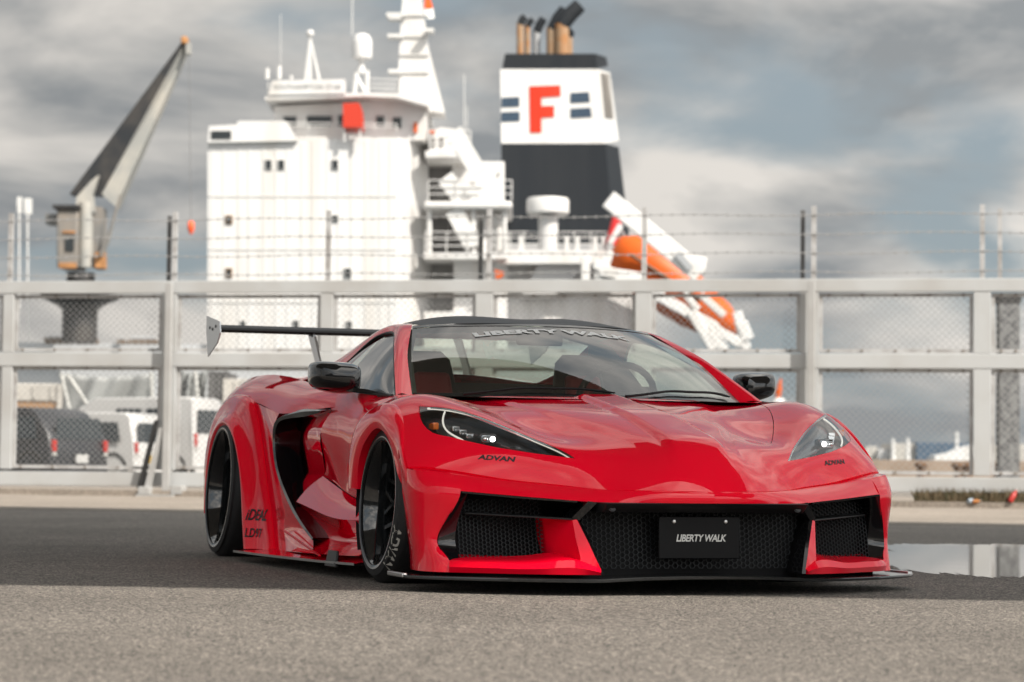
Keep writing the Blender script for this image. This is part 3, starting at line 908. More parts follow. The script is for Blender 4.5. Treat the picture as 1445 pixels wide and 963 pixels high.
for sy in (1, -1):
    dp_ = trimmed(door_poly, GS, 'side', .022, thick=.02)
    door = panel_obj('door', [dp_ if sy > 0 else mir(dp_)], PAINT, car)
    S = lambda g: [[(p[0], p[1] * sy, p[2]) for p in r] for r in g]
    # fender side strip between arch flare and door
    fs = trimmed([(-.458, .745), (-.33, .745), (-.20, .70), (-.20, .60), (-.30, .45), (-.30, .30), (-.40, .30), (-.457, .34)], lambda q: GS(q) + .004, 'side', .03, thick=.0)
    panel_obj('fender_side', [fs if sy > 0 else mir(fs)], PAINT, car)
    # inner wall of the intake: door skin turning inwards
    e0 = spline([(-1.0, .9185, .70), (-1.10, .924, .65), (-1.17, .929, .60), (-1.20, .907, .50), (-1.235, .888, .44), (-1.31, .878, .416), (-1.50, .905, .30)], 4)
    e1 = e0 + [-.22, -.012, 0]; e2 = e0 + [-.46, -.035, 0]; e3 = e0 + [-.62, -.11, 0]
    MB().grid(S(loft([list(map(tuple, e0[::2])), list(map(tuple, e1[::2])), list(map(tuple, e2[::2])), list(map(tuple, e3[::2]))], 4, 2))).obj('intake_wall', PAINT, car, smooth=60)
    MB().box((-2.15, .62 * sy if sy > 0 else -.80, .12), (-1.62, .80 if sy > 0 else -.62, .74)).obj('intake_duct', DARK, car)
    MB().grid(S([[(-.98, .90, .72), (-1.4, .90, .72), (-1.9, .9, .72)], [(-.98, .72, .72), (-1.4, .7, .72), (-1.9, .65, .72)]])).obj('intake_ceiling', SATIN, car)
    # lower door facet, undercut and skirt
    U_ = [(-.40, .920, .303), (-.62, .908, .324), (-.85, .896, .350), (-1.10, .886, .385), (-1.31, .878, .416)]
    D_ = [(-.26, .972, .244), (-.52, .975, .238), (-.80, .972, .243), (-1.15, .962, .268), (-1.53, .948, .296)]
    fm = [((a[0] + b[0]) / 2, (a[1] + b[1]) / 2 + .006, (a[2] + b[2]) / 2 + .006) for a, b in zip(U_, D_)]
    MB().grid(S(loft([U_, fm, D_], 8, 8))).obj('sill_facet', PAINT, car, smooth=50)
    c1 = [(-.26, .955, .225), (-.52, .950, .215), (-.80, .935, .212), (-1.15, .915, .225), (-1.50, .90, .24)]
    c2 = [(-.27, .925, .17), (-.52, .915, .155), (-.80, .90, .145), (-1.15, .885, .15), (-1.48, .88, .16)]
    c3 = [(-.28, .945, .125), (-.52, .945, .115), (-.80, .945, .105), (-1.10, .945, .10), (-1.40, .95, .10)]
    c4 = [(-.28, .98, .095), (-.52, .992, .088), (-.80, 1.0, .082), (-1.05, 1.005, .078), (-1.35, 1.01, .075)]
    MB().grid(S(loft([D_, c1, c2, c3, c4], 8, 8))).obj('sill', PAINT, car, smooth=60)
    sk_o = spline([(-.30, .99, .062), (-.45, 1.025, .062), (-.75, 1.045, .058), (-1.2, 1.065, .054), (-1.6, 1.08, .050), (-2.16, 1.098, .047)], 5)
    sk_i = np.column_stack([sk_o[:, 0], np.full(len(sk_o), .88), sk_o[:, 2] + .035])
    sk_m = sk_o * .55 + sk_i * .45 + [0, 0, -.006]
    MB().grid(S([sk_i, sk_m, sk_o])).obj('side_skirt', PAINT, car, smooth=40)
    sk = MB()
    sk.grid(S([sk_o + [0, 0, .003], sk_o + [0, .006, .002], sk_o + [0, .006, -.007], sk_o + [0, -.01, -.010], sk_i + [0, 0, -.03]]))
    sk.obj('skirt_blade', ALU if False else P('skirt_edge', (0.42, 0.42, 0.41), rough=0.3, metal=.7), car, smooth=30)
    MB().hexa([Vector((a, b * sy, c)) for a, b, c in ((-.60, 1.030, .040), (-.455, 1.022, .040), (-.455, 1.036, .040), (-.60, 1.046, .040),
                                                      (-.585, 1.022, .108), (-.47, 1.014, .108), (-.47, 1.024, .108), (-.585, 1.034, .108))]).obj('skirt_winglet', SATIN, car, bevel=.004)
    # thin blade line along the quarter
    MB().bar((-1.60, .985 * sy, .160), (-.82, 1.01 * sy, .075), .010, .006).obj('skirt_strake', PAINT, car)
    # quarter panel above and behind the intake
    q0 = [(-1.03, .872, .803), (-1.37, .862, .822), (-1.8, .83, .856), (-2.2, .80, .890), (-2.6, .80, .918), (-2.95, .81, .925), (-3.25, .82, .905), (-3.45, .82, .86)]
    q1 = [(-1.0, .896, .765), (-1.37, .925, .778), (-1.8, .925, .80), (-2.2, .915, .835), (-2.6, .91, .858), (-2.95, .915, .858), (-3.25, .91, .825), (-3.45, .90, .78)]
    q2 = [(-.965, .915, .722), (-1.35, .950, .713), (-1.82, .967, .708), (-2.15, .957, .745), (-2.45, .957, .778), (-2.95, .970, .775), (-3.25, .985, .70), (-3.45, .96, .66)]
    MB().grid(S(loft([q0, q1, q2], 7, 6))).obj('rear_quarter', PAINT, car, smooth=50)
    b0 = [(-1.82, .967, .708), (-1.89, .970, .658), (-1.915, .969, .59), (-1.88, .967, .485), (-1.72, .964, .356), (-1.45, .962, .232), (-1.16, .959, .140), (-1.05, .985, .075)]
    b1 = [(-2.42, .957, .775), (-2.34, .952, .69), (-2.27, .949, .60), (-2.205, .947, .50), (-2.14, .947, .39), (-2.06, .948, .28), (-1.98, .950, .17), (-1.91, .955, .060)]
    bmid = [((p[0] + q[0]) / 2, (p[1] + q[1]) / 2 + .004, (p[2] + q[2]) / 2) for p, q in zip(b0, b1)]
    MB().grid(S(loft([b0, bmid, b1], 5, 5))).obj('quarter_lower', PAINT, car, smooth=50)
    # black boomerang trim around the intake
    bl = spline(BLADE, 5)
    cx_, cz_ = -1.35, .48
    rad = np.column_stack([bl[:, 0] - cx_, np.zeros(len(bl)), bl[:, 2] - cz_]); rad /= np.linalg.norm(rad, axis=1)[:, None]
    wd = np.interp(np.arange(len(bl)), [0, 8, 20, 30, len(bl) - 1], [.006, .026, .034, .024, .010])[:, None]
    MB().grid(S([bl + rad * wd, bl + rad * wd * .5 + [0, .010, 0], bl - rad * wd * .4 + [0, .004, 0], bl - rad * wd * .5 + [0, -.02, 0], bl - rad * wd * .3 + [0, -.12, 0]])).obj('intake_trim', GLOSSBLACK, car, smooth=45)
    # rear flare
    RA = [(-2.21, 1.032, .055), (-2.25, 1.032, .19), (-2.275, 1.033, .32), (-2.33, 1.035, .455), (-2.43, 1.038, .565), (-2.55, 1.04, .632), (-2.70, 1.043, .660), (-2.85, 1.044, .642), (-2.98, 1.045, .575), (-3.06, 1.045, .47), (-3.10, 1.045, .34), (-3.11, 1.04, .2)]
    RO = [(-1.905, .955, .055), (-1.975, .951, .17), (-2.055, .949, .28), (-2.135, .948, .39), (-2.20, .948, .50), (-2.27, .950, .61), (-2.40, .957, .760), (-2.62, .960, .812), (-2.95, .962, .805), (-3.20, .985, .69), (-3.30, 1.0, .50), (-3.32, 1.0, .25)]
    RL = [(a[0] * .84 + b[0] * .16, 1.052, a[2] * .84 + b[2] * .16) for a, b in zip(RA, RO)]
    RM = [(a[0] * .5 + b[0] * .5, (a[1] * .5 + b[1] * .5) + .012, a[2] * .5 + b[2] * .5 + .004) for a, b in zip(RA, RO)]
    RI = [(a[0], a[1] - .10, a[2]) for a in RA]
    g = loft([[(p[0], p[1] - .02, p[2]) for p in RO], [(p[0], p[1] + .012, p[2]) for p in RO], RM, RL, RA], 5, 6)
    mb = MB().grid(S(g)); mb.grid(S([g[-1], spline(RI, 6)]))
    flare = mb.obj('rear_flare', PAINT, car, smooth=38)
    fl_b = BVHTree.FromPolygons([Vector(v) for v in mb.v], mb.f)
    uu = Vector((1, 0, 0)) if sy > 0 else Vector((1, 0, 0))
    nn_ = Vector((0.0, sy, 0.0))
    u_ = Vector((-1, 0, 0)) if sy > 0 else Vector((1, 0, 0))
    u_ = Vector((.17, -.08 * sy, 0)) * (1 if sy < 0 else -1)
    nn_ = Vector((.42, .9 * sy, 0)).normalized()
    put_text('flare_decal', 'iDEAL', BLACKDECAL, flare, (-2.105, .995 * sy, .218), u_, Vector((.0, 0, 1)), .054, targets=fl_b, n=nn_, off=.003, bold=.02, sx=.92, shear=.25, sub=.012)
    put_text('flare_decal', 'LD97', BLACKDECAL, flare, (-2.115, .990 * sy, .132), u_, Vector((.0, 0, 1)), .044, targets=fl_b, n=nn_, off=.003, bold=.02, sx=1.0, sub=.012, space=1.05)
    # front flare
    fr_i = [(a, b - .09, c) for a, b, c in spline(AFRI, 5)]
    tpr = [1] * (len(AFRO) - 4) + [.75, .4, .1, -.35]
    FO2 = [(a, b + .016 * k, c) for (a, b, c), k in zip(AFRO, tpr)]
    FM = [(a[0] * .35 + b[0] * .65, 1.0 * max(k, 0) + (1 - max(k, 0)) * ((a[1] + b[1]) / 2 - .006), a[2] * .35 + b[2] * .65 + .006 * k) for a, b, k in zip(AFRO, AFRI, tpr)]
    g = loft([[(a, b - .012, c) for a, b, c in AFRO], FO2, FM, [(a, b - (.014 if k < .2 else 0), c) for (a, b, c), k in zip(AFRI, tpr)]], 5, 5)
    mb = MB().grid(S(g)); mb.grid(S([g[-1], fr_i]))
    endr = [r[0] for r in g]
    mb.grid(S([endr, [(p[0], p[1] - .07, p[2]) for p in endr]]))
    ff = mb.obj('front_flare', PAINT, car, smooth=38)
    fb_ = BVHTree.FromPolygons([Vector(v) for v in mb.v], mb.f)
    # wheel housing
    for (cx0, r0) in ((.02, .40), (-2.70, .44)):
        prof = []
        for t in np.linspace(R(-25), R(205), 22):
            prof.append((cx0 + r0 * math.cos(t), .28 + r0 * .96 * math.sin(t)))
        MB().grid(S([[(a, .97, min(b, .66)) for a, b in prof], [(a, .50, min(b, .66)) for a, b in prof]])).obj('wheel_well', DARK, car)
        MB().grid(S([[(cx0 - r0, .52, .1), (cx0 + r0, .52, .1)], [(cx0 - r0, .52, .56), (cx0 + r0, .52, .56)]])).obj('wheel_well_wall', DARK, car)

# ---------------- rear body
hr = [[(-1.6, 0, 1.132), (-1.95, 0, 1.075), (-2.3, 0, 1.005), (-2.62, 0, .948)], [(-1.6, .24, 1.143), (-1.95, .25, 1.08), (-2.3, .27, 1.0), (-2.62, .3, .94)],
      [(-1.6, .41, 1.125), (-1.95, .43, 1.06), (-2.3, .44, .985), (-2.62, .46, .925)], [(-1.6, .55, 1.088), (-1.95, .582, 1.018), (-2.3, .60, .952), (-2.62, .60, .91)]]
hr = [[(a, -b, c) for a, b, c in r] for r in hr[::-1][:-1]] + hr
MB().grid(loft(hr, 4, 5)).obj('rear_hatch_glass', HATCHGLASS, car, smooth=60)
for sy in (1, -1):
    sd = [[(-1.95, .582 * sy, 1.016), (-2.3, .60 * sy, .95), (-2.62, .60 * sy, .908)], [(-1.95, .70 * sy, .93), (-2.3, .70 * sy, .91), (-2.62, .70 * sy, .905)], [(-1.95, .818 * sy, .866), (-2.3, .80 * sy, .893), (-2.62, .80 * sy, .918)]]
    MB().grid(loft(sd, 4, 4)).obj('rear_shoulder', PAINT, car, smooth=50)
rows = [[(-2.62, 0, .946), (-2.9, 0, .922), (-3.2, 0, .915), (-3.5, 0, .93)],
        [(-2.62, .30, .938), (-2.9, .32, .915), (-3.2, .35, .91), (-3.5, .38, .93)],
        [(-2.62, .60, .908), (-2.9, .64, .90), (-3.2, .64, .90), (-3.5, .62, .925)],
        [(-2.62, .80, .918), (-2.9, .80, .924), (-3.2, .81, .908), (-3.46, .82, .86)]]
rows = [[(a, -b, c) for a, b, c in r] for r in rows[::-1][:-1]] + rows
MB().grid(loft(rows, 5, 5)).obj('engine_deck', PAINT, car, smooth=50)
tl = [[(-3.46, -.82, .88), (-3.52, -.45, .93), (-3.54, 0, .935), (-3.52, .45, .93), (-3.46, .82, .88)],
      [(-3.46, -.93, .70), (-3.60, -.5, .75), (-3.63, 0, .75), (-3.60, .5, .75), (-3.46, .93, .70)],
      [(-3.36, -.99, .45), (-3.52, -.55, .45), (-3.56, 0, .45), (-3.52, .55, .45), (-3.36, .99, .45)],
      [(-3.33, -.98, .20), (-3.46, -.55, .18), (-3.48, 0, .18), (-3.46, .55, .18), (-3.33, .98, .20)]]
MB().grid(loft(tl, 6, 6)).obj('rear_fascia', PAINT, car, smooth=50)
for sy in (1, -1):
    MB().grid([[(-3.45, .82 * sy, .86), (-3.46, .82 * sy, .88)], [(-3.45, .96 * sy, .66), (-3.46, .93 * sy, .70)], [(-3.32, 1.0 * sy, .25), (-3.33, .98 * sy, .20)]]).obj('rear_corner', PAINT, car)
    MB().cbox((-3.575, .62 * sy, .80), (.02, .28, .09)).obj('tail_lamp', P('tail_red', (.35, .01, .01), rough=.1, coat=1), car, bevel=.01)

# ---------------- rear wing
wing = empty('rear_wing'); wing.parent = car
prof = [(-3.38, 1.182), (-3.40, 1.196), (-3.46, 1.203), (-3.54, 1.205), (-3.62, 1.212), (-3.68, 1.226), (-3.685, 1.222), (-3.62, 1.196), (-3.54, 1.180), (-3.46, 1.172), (-3.41, 1.172)]
wb = MB()
wb.grid([[(a, y, b - .010 * math.cos(y / .93 * math.pi / 2) * 0) for a, b in prof] for y in np.linspace(-.93, .93, 13)], wrap=True)
wb.obj('wing_blade', P('wing_black', (0.006, 0.006, 0.007), rough=0.45, spec=.25), wing, smooth=60)
for sy in (1, -1):
    ep = MB().prism([(-3.375, .932 * sy, 1.225), (-3.36, .932 * sy, 1.165), (-3.43, .932 * sy, 1.115), (-3.68, .932 * sy, 1.05), (-3.735, .932 * sy, 1.19), (-3.73, .932 * sy, 1.275)], (0, .006 * sy, 0))
    epo = ep.obj('end_plate', ALU, wing)
    for (bx_, bz_) in ((-3.63, 1.205), (-3.555, 1.193), (-3.475, 1.205)):
        Mx = Matrix.Translation((bx_, .939 * sy, bz_)) @ Matrix.Rotation(R(-90 * sy), 4, 'X')
        MB().lathe([(0, .004), (.007, .003), (.009, 0)], 10, M=Mx).obj('end_plate_bolt', SATIN, epo, smooth=50)
    mp_ = MB().prism([(-3.41, .41 * sy, 1.19), (-3.36, .41 * sy, 1.16), (-3.20, .41 * sy, .99), (-3.14, .41 * sy, .90), (-3.27, .41 * sy, .90), (-3.33, .41 * sy, 1.02), (-3.50, .41 * sy, 1.175)], (0, .012 * sy, 0))
    mpo = mp_.obj('wing_mount', ALU, wing)
    for (bx_, bz_) in ((-3.40, 1.165), (-3.45, 1.172)):
        Mx = Matrix.Translation((bx_, .423 * sy, bz_)) @ Matrix.Rotation(R(-90 * sy), 4, 'X')
        MB().lathe([(0, .004), (.007, .003), (.009, 0)], 10, M=Mx).obj('mount_bolt', SATIN, mpo, smooth=50)

# ---------------- door mirrors
for sy in (1, -1):
    mr_ = empty('door_mirror'); mr_.parent = car
    secs = []
    for (x, wy, wz, oy, oz) in ((-.595, .045, .020, .975, .842), (-.61, .075, .046, .978, .844), (-.645, .092, .060, .982, .844), (-.70, .099, .067, .985, .844), (-.755, .100, .068, .986, .844), (-.765, .096, .064, .986, .844)):
        ring = []
        for t in np.linspace(0, 2 * math.pi, 28, endpoint=False):
            ct, st_ = math.cos(t), math.sin(t)
            e = .45
            yv = oy + wy * math.copysign(abs(ct) ** e, ct)
            zv = oz + wz * math.copysign(abs(st_) ** e, st_) - .10 * (yv - oy) * 0 + .05 * (yv - oy)
            if st_ < 0: zv += .18 * max(0, (yv - oy))      # underside rises outwards
            ring.append((x - .25 * (yv - oy), yv * sy, zv))
        secs.append(ring)
    mb = MB().grid(secs, wrap=True)
    mb.f.append(tuple(range(28))[::-1])
    k = len(secs) * 28 - 28
    mb.f.append(tuple(range(k, k + 28)))
    mb.obj('mirror_shell', GLOSSBLACK, mr_, smooth=40)
    ar = MB().grid([[(x, y * sy, z) for x, y, z in r] for r in (
        [(-.42, .862, .765), (-.52, .885, .775), (-.62, .94, .780), (-.68, .99, .792)],
        [(-.42, .868, .775), (-.52, .89, .790), (-.62, .94, .800), (-.68, .99, .812)],
        [(-.62, .862, .785), (-.66, .885, .80), (-.72, .94, .802), (-.75, .99, .814)],
        [(-.62, .868, .775), (-.66, .885, .78), (-.72, .94, .785), (-.75, .99, .796)],
        [(-.42, .862, .765), (-.52, .885, .772), (-.62, .94, .780), (-.68, .99, .792)])])
    ar.obj('mirror_arm', GLOSSBLACK, mr_, smooth=35)
    lp = MB().tube([(-.606, .905 * sy, .815), (-.612, .95 * sy, .822), (-.632, 1.0 * sy, .832), (-.672, 1.06 * sy, .845)], .004, 6)
    lp.obj('mirror_seam', CHROMEDARK, mr_, smooth=50)

# ---------------- wheels
def make_wheel(name, x, yo, zc_, rt, rr, depth, camber, sy, tyre_w):
    w = empty(name); w.parent = car
    # local frame: z axis = outward
    w.location = (x, yo * sy, zc_)
    w.rotation_euler = (R(-90) * sy + camber * sy, 0, 0)
    ty = [(rr - .012, .004), (rr + .004, .012), (rr + .012, .010), (rr + .030, .006), (rt - .022, -.006), (rt - .008, -.016), (rt, -.034), (rt, -tyre_w + .03), (rt - .012, -tyre_w + .008), (rr + .02, -tyre_w), (rr - .012, -tyre_w + .01)]
    t = MB().lathe(ty, 72, close=True).obj('tyre', RUBBER, w, smooth=35)
    rim = MB().lathe([(rr - .012, -tyre_w + .02), (rr - .03, -tyre_w + .06), (rr - .035, -.10), (rr - .030, -.06), (rr - .022, -.03), (rr - .012, -.006), (rr - .004, .006), (rr + .006, .011), (rr + .008, .004)], 72, close=True)
    rm = rim.obj('rim', P('wheel_black', (0.010, 0.011, 0.012), rough=0.10, coat=1.0), w, smooth=40)
    MB().lathe([(rr - .010, .0085), (rr - .002, .0125), (rr + .005, .0125), (rr + .007, .009)], 72, close=True).obj('rim_lip', P('lip_polish', (0.07, 0.07, 0.075), rough=.12, metal=1), w, smooth=60)
    MB().lathe([(0, -depth - .05), (rr - .04, -depth - .05), (rr - .04, -depth - .06)], 40).obj('brake_disc', SATIN, w, smooth=30)
    sp_ = MB()
    n = 10
    ri, ro = .052, rr - .030
    for k in range(n):
        a0 = 2 * math.pi * k / n
        rm_ = ri + (ro - ri) * .52
        def pt(r, a, z): return Vector((r * math.cos(a), r * math.sin(a), z))
        zi, zm, zo = -depth + .004, -depth + .010, -depth + .018
        sp_.bar(pt(ri * .8, a0, zi), pt(rm_, a0, zm), .024, .030, up=(0, 0, 1))
        for s_ in (-1, 1):
            sp_.bar(pt(rm_ - .01, a0 + .01 * s_, zm), pt(ro + .004, a0 + s_ * .19, zo), .017, .026, up=(0, 0, 1))
    sp_.obj('spokes', P('spoke_black', (0.03, 0.031, 0.034), rough=.22, metal=.6, coat=.6), w, bevel=.003)
    hb = MB().lathe([(.0, -depth + .022), (.026, -depth + .022), (.03, -depth + .016), (.033, -depth + .002), (.062, -depth), (.064, -depth - .03)], 32)
    hb.obj('hub_cap', P('hub_metal', (.08, .08, .085), rough=.25, metal=.8), w, smooth=40)
    nut = MB().lathe([(.0, .016), (.007, .015), (.008, 0)], 8).mesh('lug_nut', smooth=50)
    for k in range(5):
        a0 = 2 * math.pi * (k + .5) / 5
        ln = link('lug_nut', nut, CHROMEDARK, w); ln.location = (.045 * math.cos(a0), .045 * math.sin(a0), -depth)
    return w, t
def tyre_text(w, t, s, rr, rt, a_mid, h, side):
    tv, tf = text_mesh(s, 1.0, bold=.03, sx=1.25, space=1.02)
    hh = tv[:, 1].max() - tv[:, 1].min()
    tv = tv * (h / hh)
    pts = []
    rm = (rr + .012 + rt - .012) / 2 + .001
    for x, y, _ in tv:
        r = rm + y
        a = a_mid - x / rm
        z = np.interp(r, [rr + .012, rr + .030, rt - .022, rt - .008], [.010, .006, -.006, -.016]) + .0012
        pts.append((r * math.cos(a), r * math.sin(a), z))
    MB().add(pts, tf).obj('tyre_lettering', P('tyre_white', (.42, .40, .36), rough=.7), t, fix=False)
FRW = dict(x=0.0, yo=.972, zc_=.319, rt=.322, rr=.262, depth=.115, camber=R(3.4), tyre_w=.27)
RRW = dict(x=-2.722, yo=1.056, zc_=.346, rt=.350, rr=.298, depth=.17, camber=R(3.8), tyre_w=.33)
for sy in (1, -1):
    w, t = make_wheel('front_wheel', sy=sy, **FRW)
    # letters sit low at the front edge of the sidewall
    tyre_text(w, t, 'ADVAN', .262, .322, R(-38) if sy < 0 else R(38), .036, sy)
    w, t = make_wheel('rear_wheel', sy=sy, **RRW)

# ---------------- cabin
MB().hexa([Vector(p) for p in ((-.30, -.72, .60), (-.30, .72, .60), (-.78, .70, .60), (-.78, -.70, .60), (-.22, -.68, .735), (-.22, .68, .735), (-.72, .66, .775), (-.72, -.66, .775))]).obj('dashboard', LEATHER, car, bevel=.03)
MB().hexa([Vector(p) for p in ((-.60, .14, .74), (-.60, .60, .74), (-.80, .58, .74), (-.80, .16, .74), (-.62, .18, .80), (-.62, .56, .80), (-.76, .54, .81), (-.76, .20, .81))]).obj('instrument_hood', LEATHER, car, bevel=.025)
swc = Vector((-.86, .37, .775)); sw = MB(); Ms = Matrix.Translation(swc) @ Matrix.Rotation(R(-66), 4, 'Y')
sw.tube([Ms @ Vector((.175 * math.cos(t), .185 * math.sin(t), 0)) for t in np.linspace(0, 2 * math.pi, 25)], .016, 8, cap=False)
sw.bar(Ms @ Vector((0, -.18, 0)), Ms @ Vector((0, .18, 0)), .03, .02); sw.cbox((0, 0, 0), (.09, .10, .03), Ms)
sw.obj('steering_wheel', LEATHER, car, smooth=50)
for y0 in (.37, -.37):
    st = empty('seat'); st.parent = car
    rows = []
    for (x, z, wd_, th) in ((-1.18, .36, .21, .10), (-1.23, .55, .22, .11), (-1.30, .72, .20, .10), (-1.35, .84, .13, .08), (-1.38, .96, .11, .06), (-1.39, 1.0, .07, .03)):
        ring = []
        for t in np.linspace(0, 2 * math.pi, 16, endpoint=False):
            ct, s_ = math.cos(t), math.sin(t)
            ring.append((x + th / 2 * math.copysign(abs(s_) ** .6, s_), y0 + wd_ * math.copysign(abs(ct) ** .6, ct), z))
        rows.append(ring)
    mb = MB().grid(rows, wrap=True); mb.f.append(tuple(range(len(mb.v) - 16, len(mb.v))))
    mb.obj('seat_back', LEATHER, st, smooth=60)
    MB().hexa([Vector(p) for p in ((-1.10, y0 - .11, .45), (-1.10, y0 + .11, .45), (-1.18, y0 + .11, .45), (-1.18, y0 - .11, .45), (-1.285, y0 - .085, .90), (-1.285, y0 + .085, .90), (-1.34, y0 + .085, .90), (-1.34, y0 - .085, .90))]).obj('seat_insert', REDLEATHER, st, bevel=.02)
    MB().hexa([Vector(p) for p in ((-.62, y0 - .22, .28), (-.62, y0 + .22, .28), (-1.15, y0 + .22, .24), (-1.15, y0 - .22, .24), (-.62, y0 - .2, .40), (-.62, y0 + .2, .40), (-1.15, y0 + .2, .36), (-1.15, y0 - .2, .36))]).obj('seat_cushion', LEATHER, st, bevel=.03)
MB().grid([[(-1.45, y, z) for z in (.2, .86)] for y in (-.78, .78)]).obj('bulkhead', LEATHER, car)
for sy in (1, -1):
    MB().grid([[(-1.47, .46 * sy, .86), (-1.47, .46 * sy, 1.08)], [(-1.47, .74 * sy, .86), (-1.47, .58 * sy, 1.05)]]).obj('rear_pillar_trim', LEATHER, car)
hl_ = loft([[(a - .03, b * .97, c - .035) for a, b, c in r] for r in [[(a, -b, c) for a, b, c in RF_E], [(a, -b, c) for a, b, c in RF_B], RF_C, RF_B, RF_E]], 4, 4)
MB().grid(hl_).obj('headliner', LIGHTTRIM, car, smooth=60)
for sy in (1, -1):
    ip = loft([[(a - .02, (b - .03), c - .015) for a, b, c in PIN[:6]], [(a - .02, (b - .05), c - .02) for a, b, c in POU[:6]]], 3, 4)
    MB().grid([[(p[0], p[1] * sy, p[2]) for p in r] for r in ip]).obj('pillar_trim', LIGHTTRIM, car, smooth=60)
    MB().grid([[(x, .80 * sy, .25) for x in (-.4, -1.45)], [(x, .84 * sy, .76) for x in (-.4, -1.45)]]).obj('door_card', LEATHER, car)
MB().cbox((-.86, 0, 1.045), (.02, .22, .065)).obj('rear_view_mirror', SATIN, car, bevel=.012)
MB().box((-1.45, -.78, .12), (-.3, .78, .16)).obj('cabin_floor', DARK, car)
# ================================================================== ground
def ground_mat(name, c1, c2, c3, damp=None, wet_rough=.5, spk=160.0):
    """Aggregate: fine stones of three tones, broad stains, fine relief."""
    mt = bpy.data.materials.new(name); mt.use_nodes = True
    t = mt.node_tree; b = t.nodes['Principled BSDF']; k = t.links.new
    co = t.nodes.new('ShaderNodeTexCoord')
    vo = t.nodes.new('ShaderNodeTexVoronoi'); vo.inputs['Scale'].default_value = spk
    k(co.outputs['Object'], vo.inputs[0])
    sx = t.nodes.new('ShaderNodeSeparateColor'); k(vo.outputs['Color'], sx.inputs[0])
    r = t.nodes.new('ShaderNodeValToRGB'); e = r.color_ramp.elements
    e[0].position = .05; e[0].color = (*c1, 1); e[1].position = .95; e[1].color = (*c3, 1)
    m_ = e.new(.55); m_.color = (*c2, 1)
    k(sx.outputs[0], r.inputs[0])
    n = t.nodes.new('ShaderNodeTexNoise'); n.inputs['Scale'].default_value = .55; n.inputs['Detail'].default_value = 8; n.inputs['Roughness'].default_value = .62
    k(co.outputs['Object'], n.inputs[0])
    mr = t.nodes.new('ShaderNodeMapRange'); mr.inputs[1].default_value = .3; mr.inputs[2].default_value = .7; mr.inputs[3].default_value = .80; mr.inputs[4].default_value = 1.14
    k(n.outputs[0], mr.inputs[0])
    n3 = t.nodes.new('ShaderNodeTexNoise'); n3.inputs['Scale'].default_value = 26; n3.inputs['Detail'].default_value = 5
    k(co.outputs['Object'], n3.inputs[0])
    mr3 = t.nodes.new('ShaderNodeMapRange'); mr3.inputs[1].default_value = .3; mr3.inputs[2].default_value = .7; mr3.inputs[3].default_value = .92; mr3.inputs[4].default_value = 1.08
    k(n3.outputs[0], mr3.inputs[0])
    mu = t.nodes.new('ShaderNodeMath'); mu.operation = 'MULTIPLY'; k(mr.outputs[0], mu.inputs[0]); k(mr3.outputs[0], mu.inputs[1])
    cr = t.nodes.new('ShaderNodeTexVoronoi'); cr.feature = 'DISTANCE_TO_EDGE'; cr.inputs['Scale'].default_value = .42
    wn = t.nodes.new('ShaderNodeTexNoise'); wn.inputs['Scale'].default_value = 2.2; wn.inputs['Detail'].default_value = 6
    k(co.outputs['Object'], wn.inputs[0])
    wv = t.nodes.new('ShaderNodeMix'); wv.data_type = 'VECTOR'; wv.inputs[0].default_value = .16
    k(co.outputs['Object'], wv.inputs[4]); k(wn.outputs['Color'], wv.inputs[5]); k(wv.outputs[1], cr.inputs[0])
    crr = t.nodes.new('ShaderNodeMapRange'); crr.inputs[1].default_value = .0; crr.inputs[2].default_value = .005; crr.inputs[3].default_value = .80; crr.inputs[4].default_value = 1.0
    k(cr.outputs['Distance'], crr.inputs[0])
    st_ = t.nodes.new('ShaderNodeTexNoise'); st_.inputs['Scale'].default_value = 1.7; st_.inputs['Detail'].default_value = 4; st_.inputs['Roughness'].default_value = .7
    k(co.outputs['Object'], st_.inputs[0])
    srr = t.nodes.new('ShaderNodeMapRange'); srr.inputs[1].default_value = .60; srr.inputs[2].default_value = .74; srr.inputs[3].default_value = 1.0; srr.inputs[4].default_value = .68
    k(st_.outputs[0], srr.inputs[0])
    mu2 = t.nodes.new('ShaderNodeMath'); mu2.operation = 'MULTIPLY'; k(crr.outputs[0], mu2.inputs[0]); k(srr.outputs[0], mu2.inputs[1])
    mu3 = t.nodes.new('ShaderNodeMath'); mu3.operation = 'MULTIPLY'; k(mu.outputs[0], mu3.inputs[0]); k(mu2.outputs[0], mu3.inputs[1]); mu = mu3
    hs = t.nodes.new('ShaderNodeMix'); hs.data_type = 'RGBA'; hs.blend_type = 'MULTIPLY'; hs.inputs[0].default_value = 1
    k(r.outputs[0], hs.inputs[6])
    cb = t.nodes.new('ShaderNodeCombineColor')
    for i in range(3): k(mu.outputs[0], cb.inputs[i])
    k(cb.outputs[0], hs.inputs[7]); k(hs.outputs[2], b.inputs['Base Color'])
    b.inputs['Roughness'].default_value = .78
    b.inputs['Specular IOR Level'].default_value = .3
    vd = t.nodes.new('ShaderNodeTexVoronoi'); vd.inputs['Scale'].default_value = spk; vd.feature = 'DISTANCE_TO_EDGE'
    k(co.outputs['Object'], vd.inputs[0])
    bp = t.nodes.new('ShaderNodeBump'); bp.inputs['Strength'].default_value = .8; bp.inputs['Distance'].default_value = .006
    n2 = t.nodes.new('ShaderNodeTexNoise'); n2.inputs['Scale'].default_value = 170; n2.inputs['Detail'].default_value = 5
    k(co.outputs['Object'], n2.inputs[0])
    ad = t.nodes.new('ShaderNodeMath'); ad.operation = 'ADD'; k(vd.outputs['Distance'], ad.inputs[0]); k(n2.outputs[0], ad.inputs[1])
    k(ad.outputs[0], bp.inputs['Height']); k(bp.outputs[0], b.inputs['Normal'])
    MATS[name] = mt
    return mt
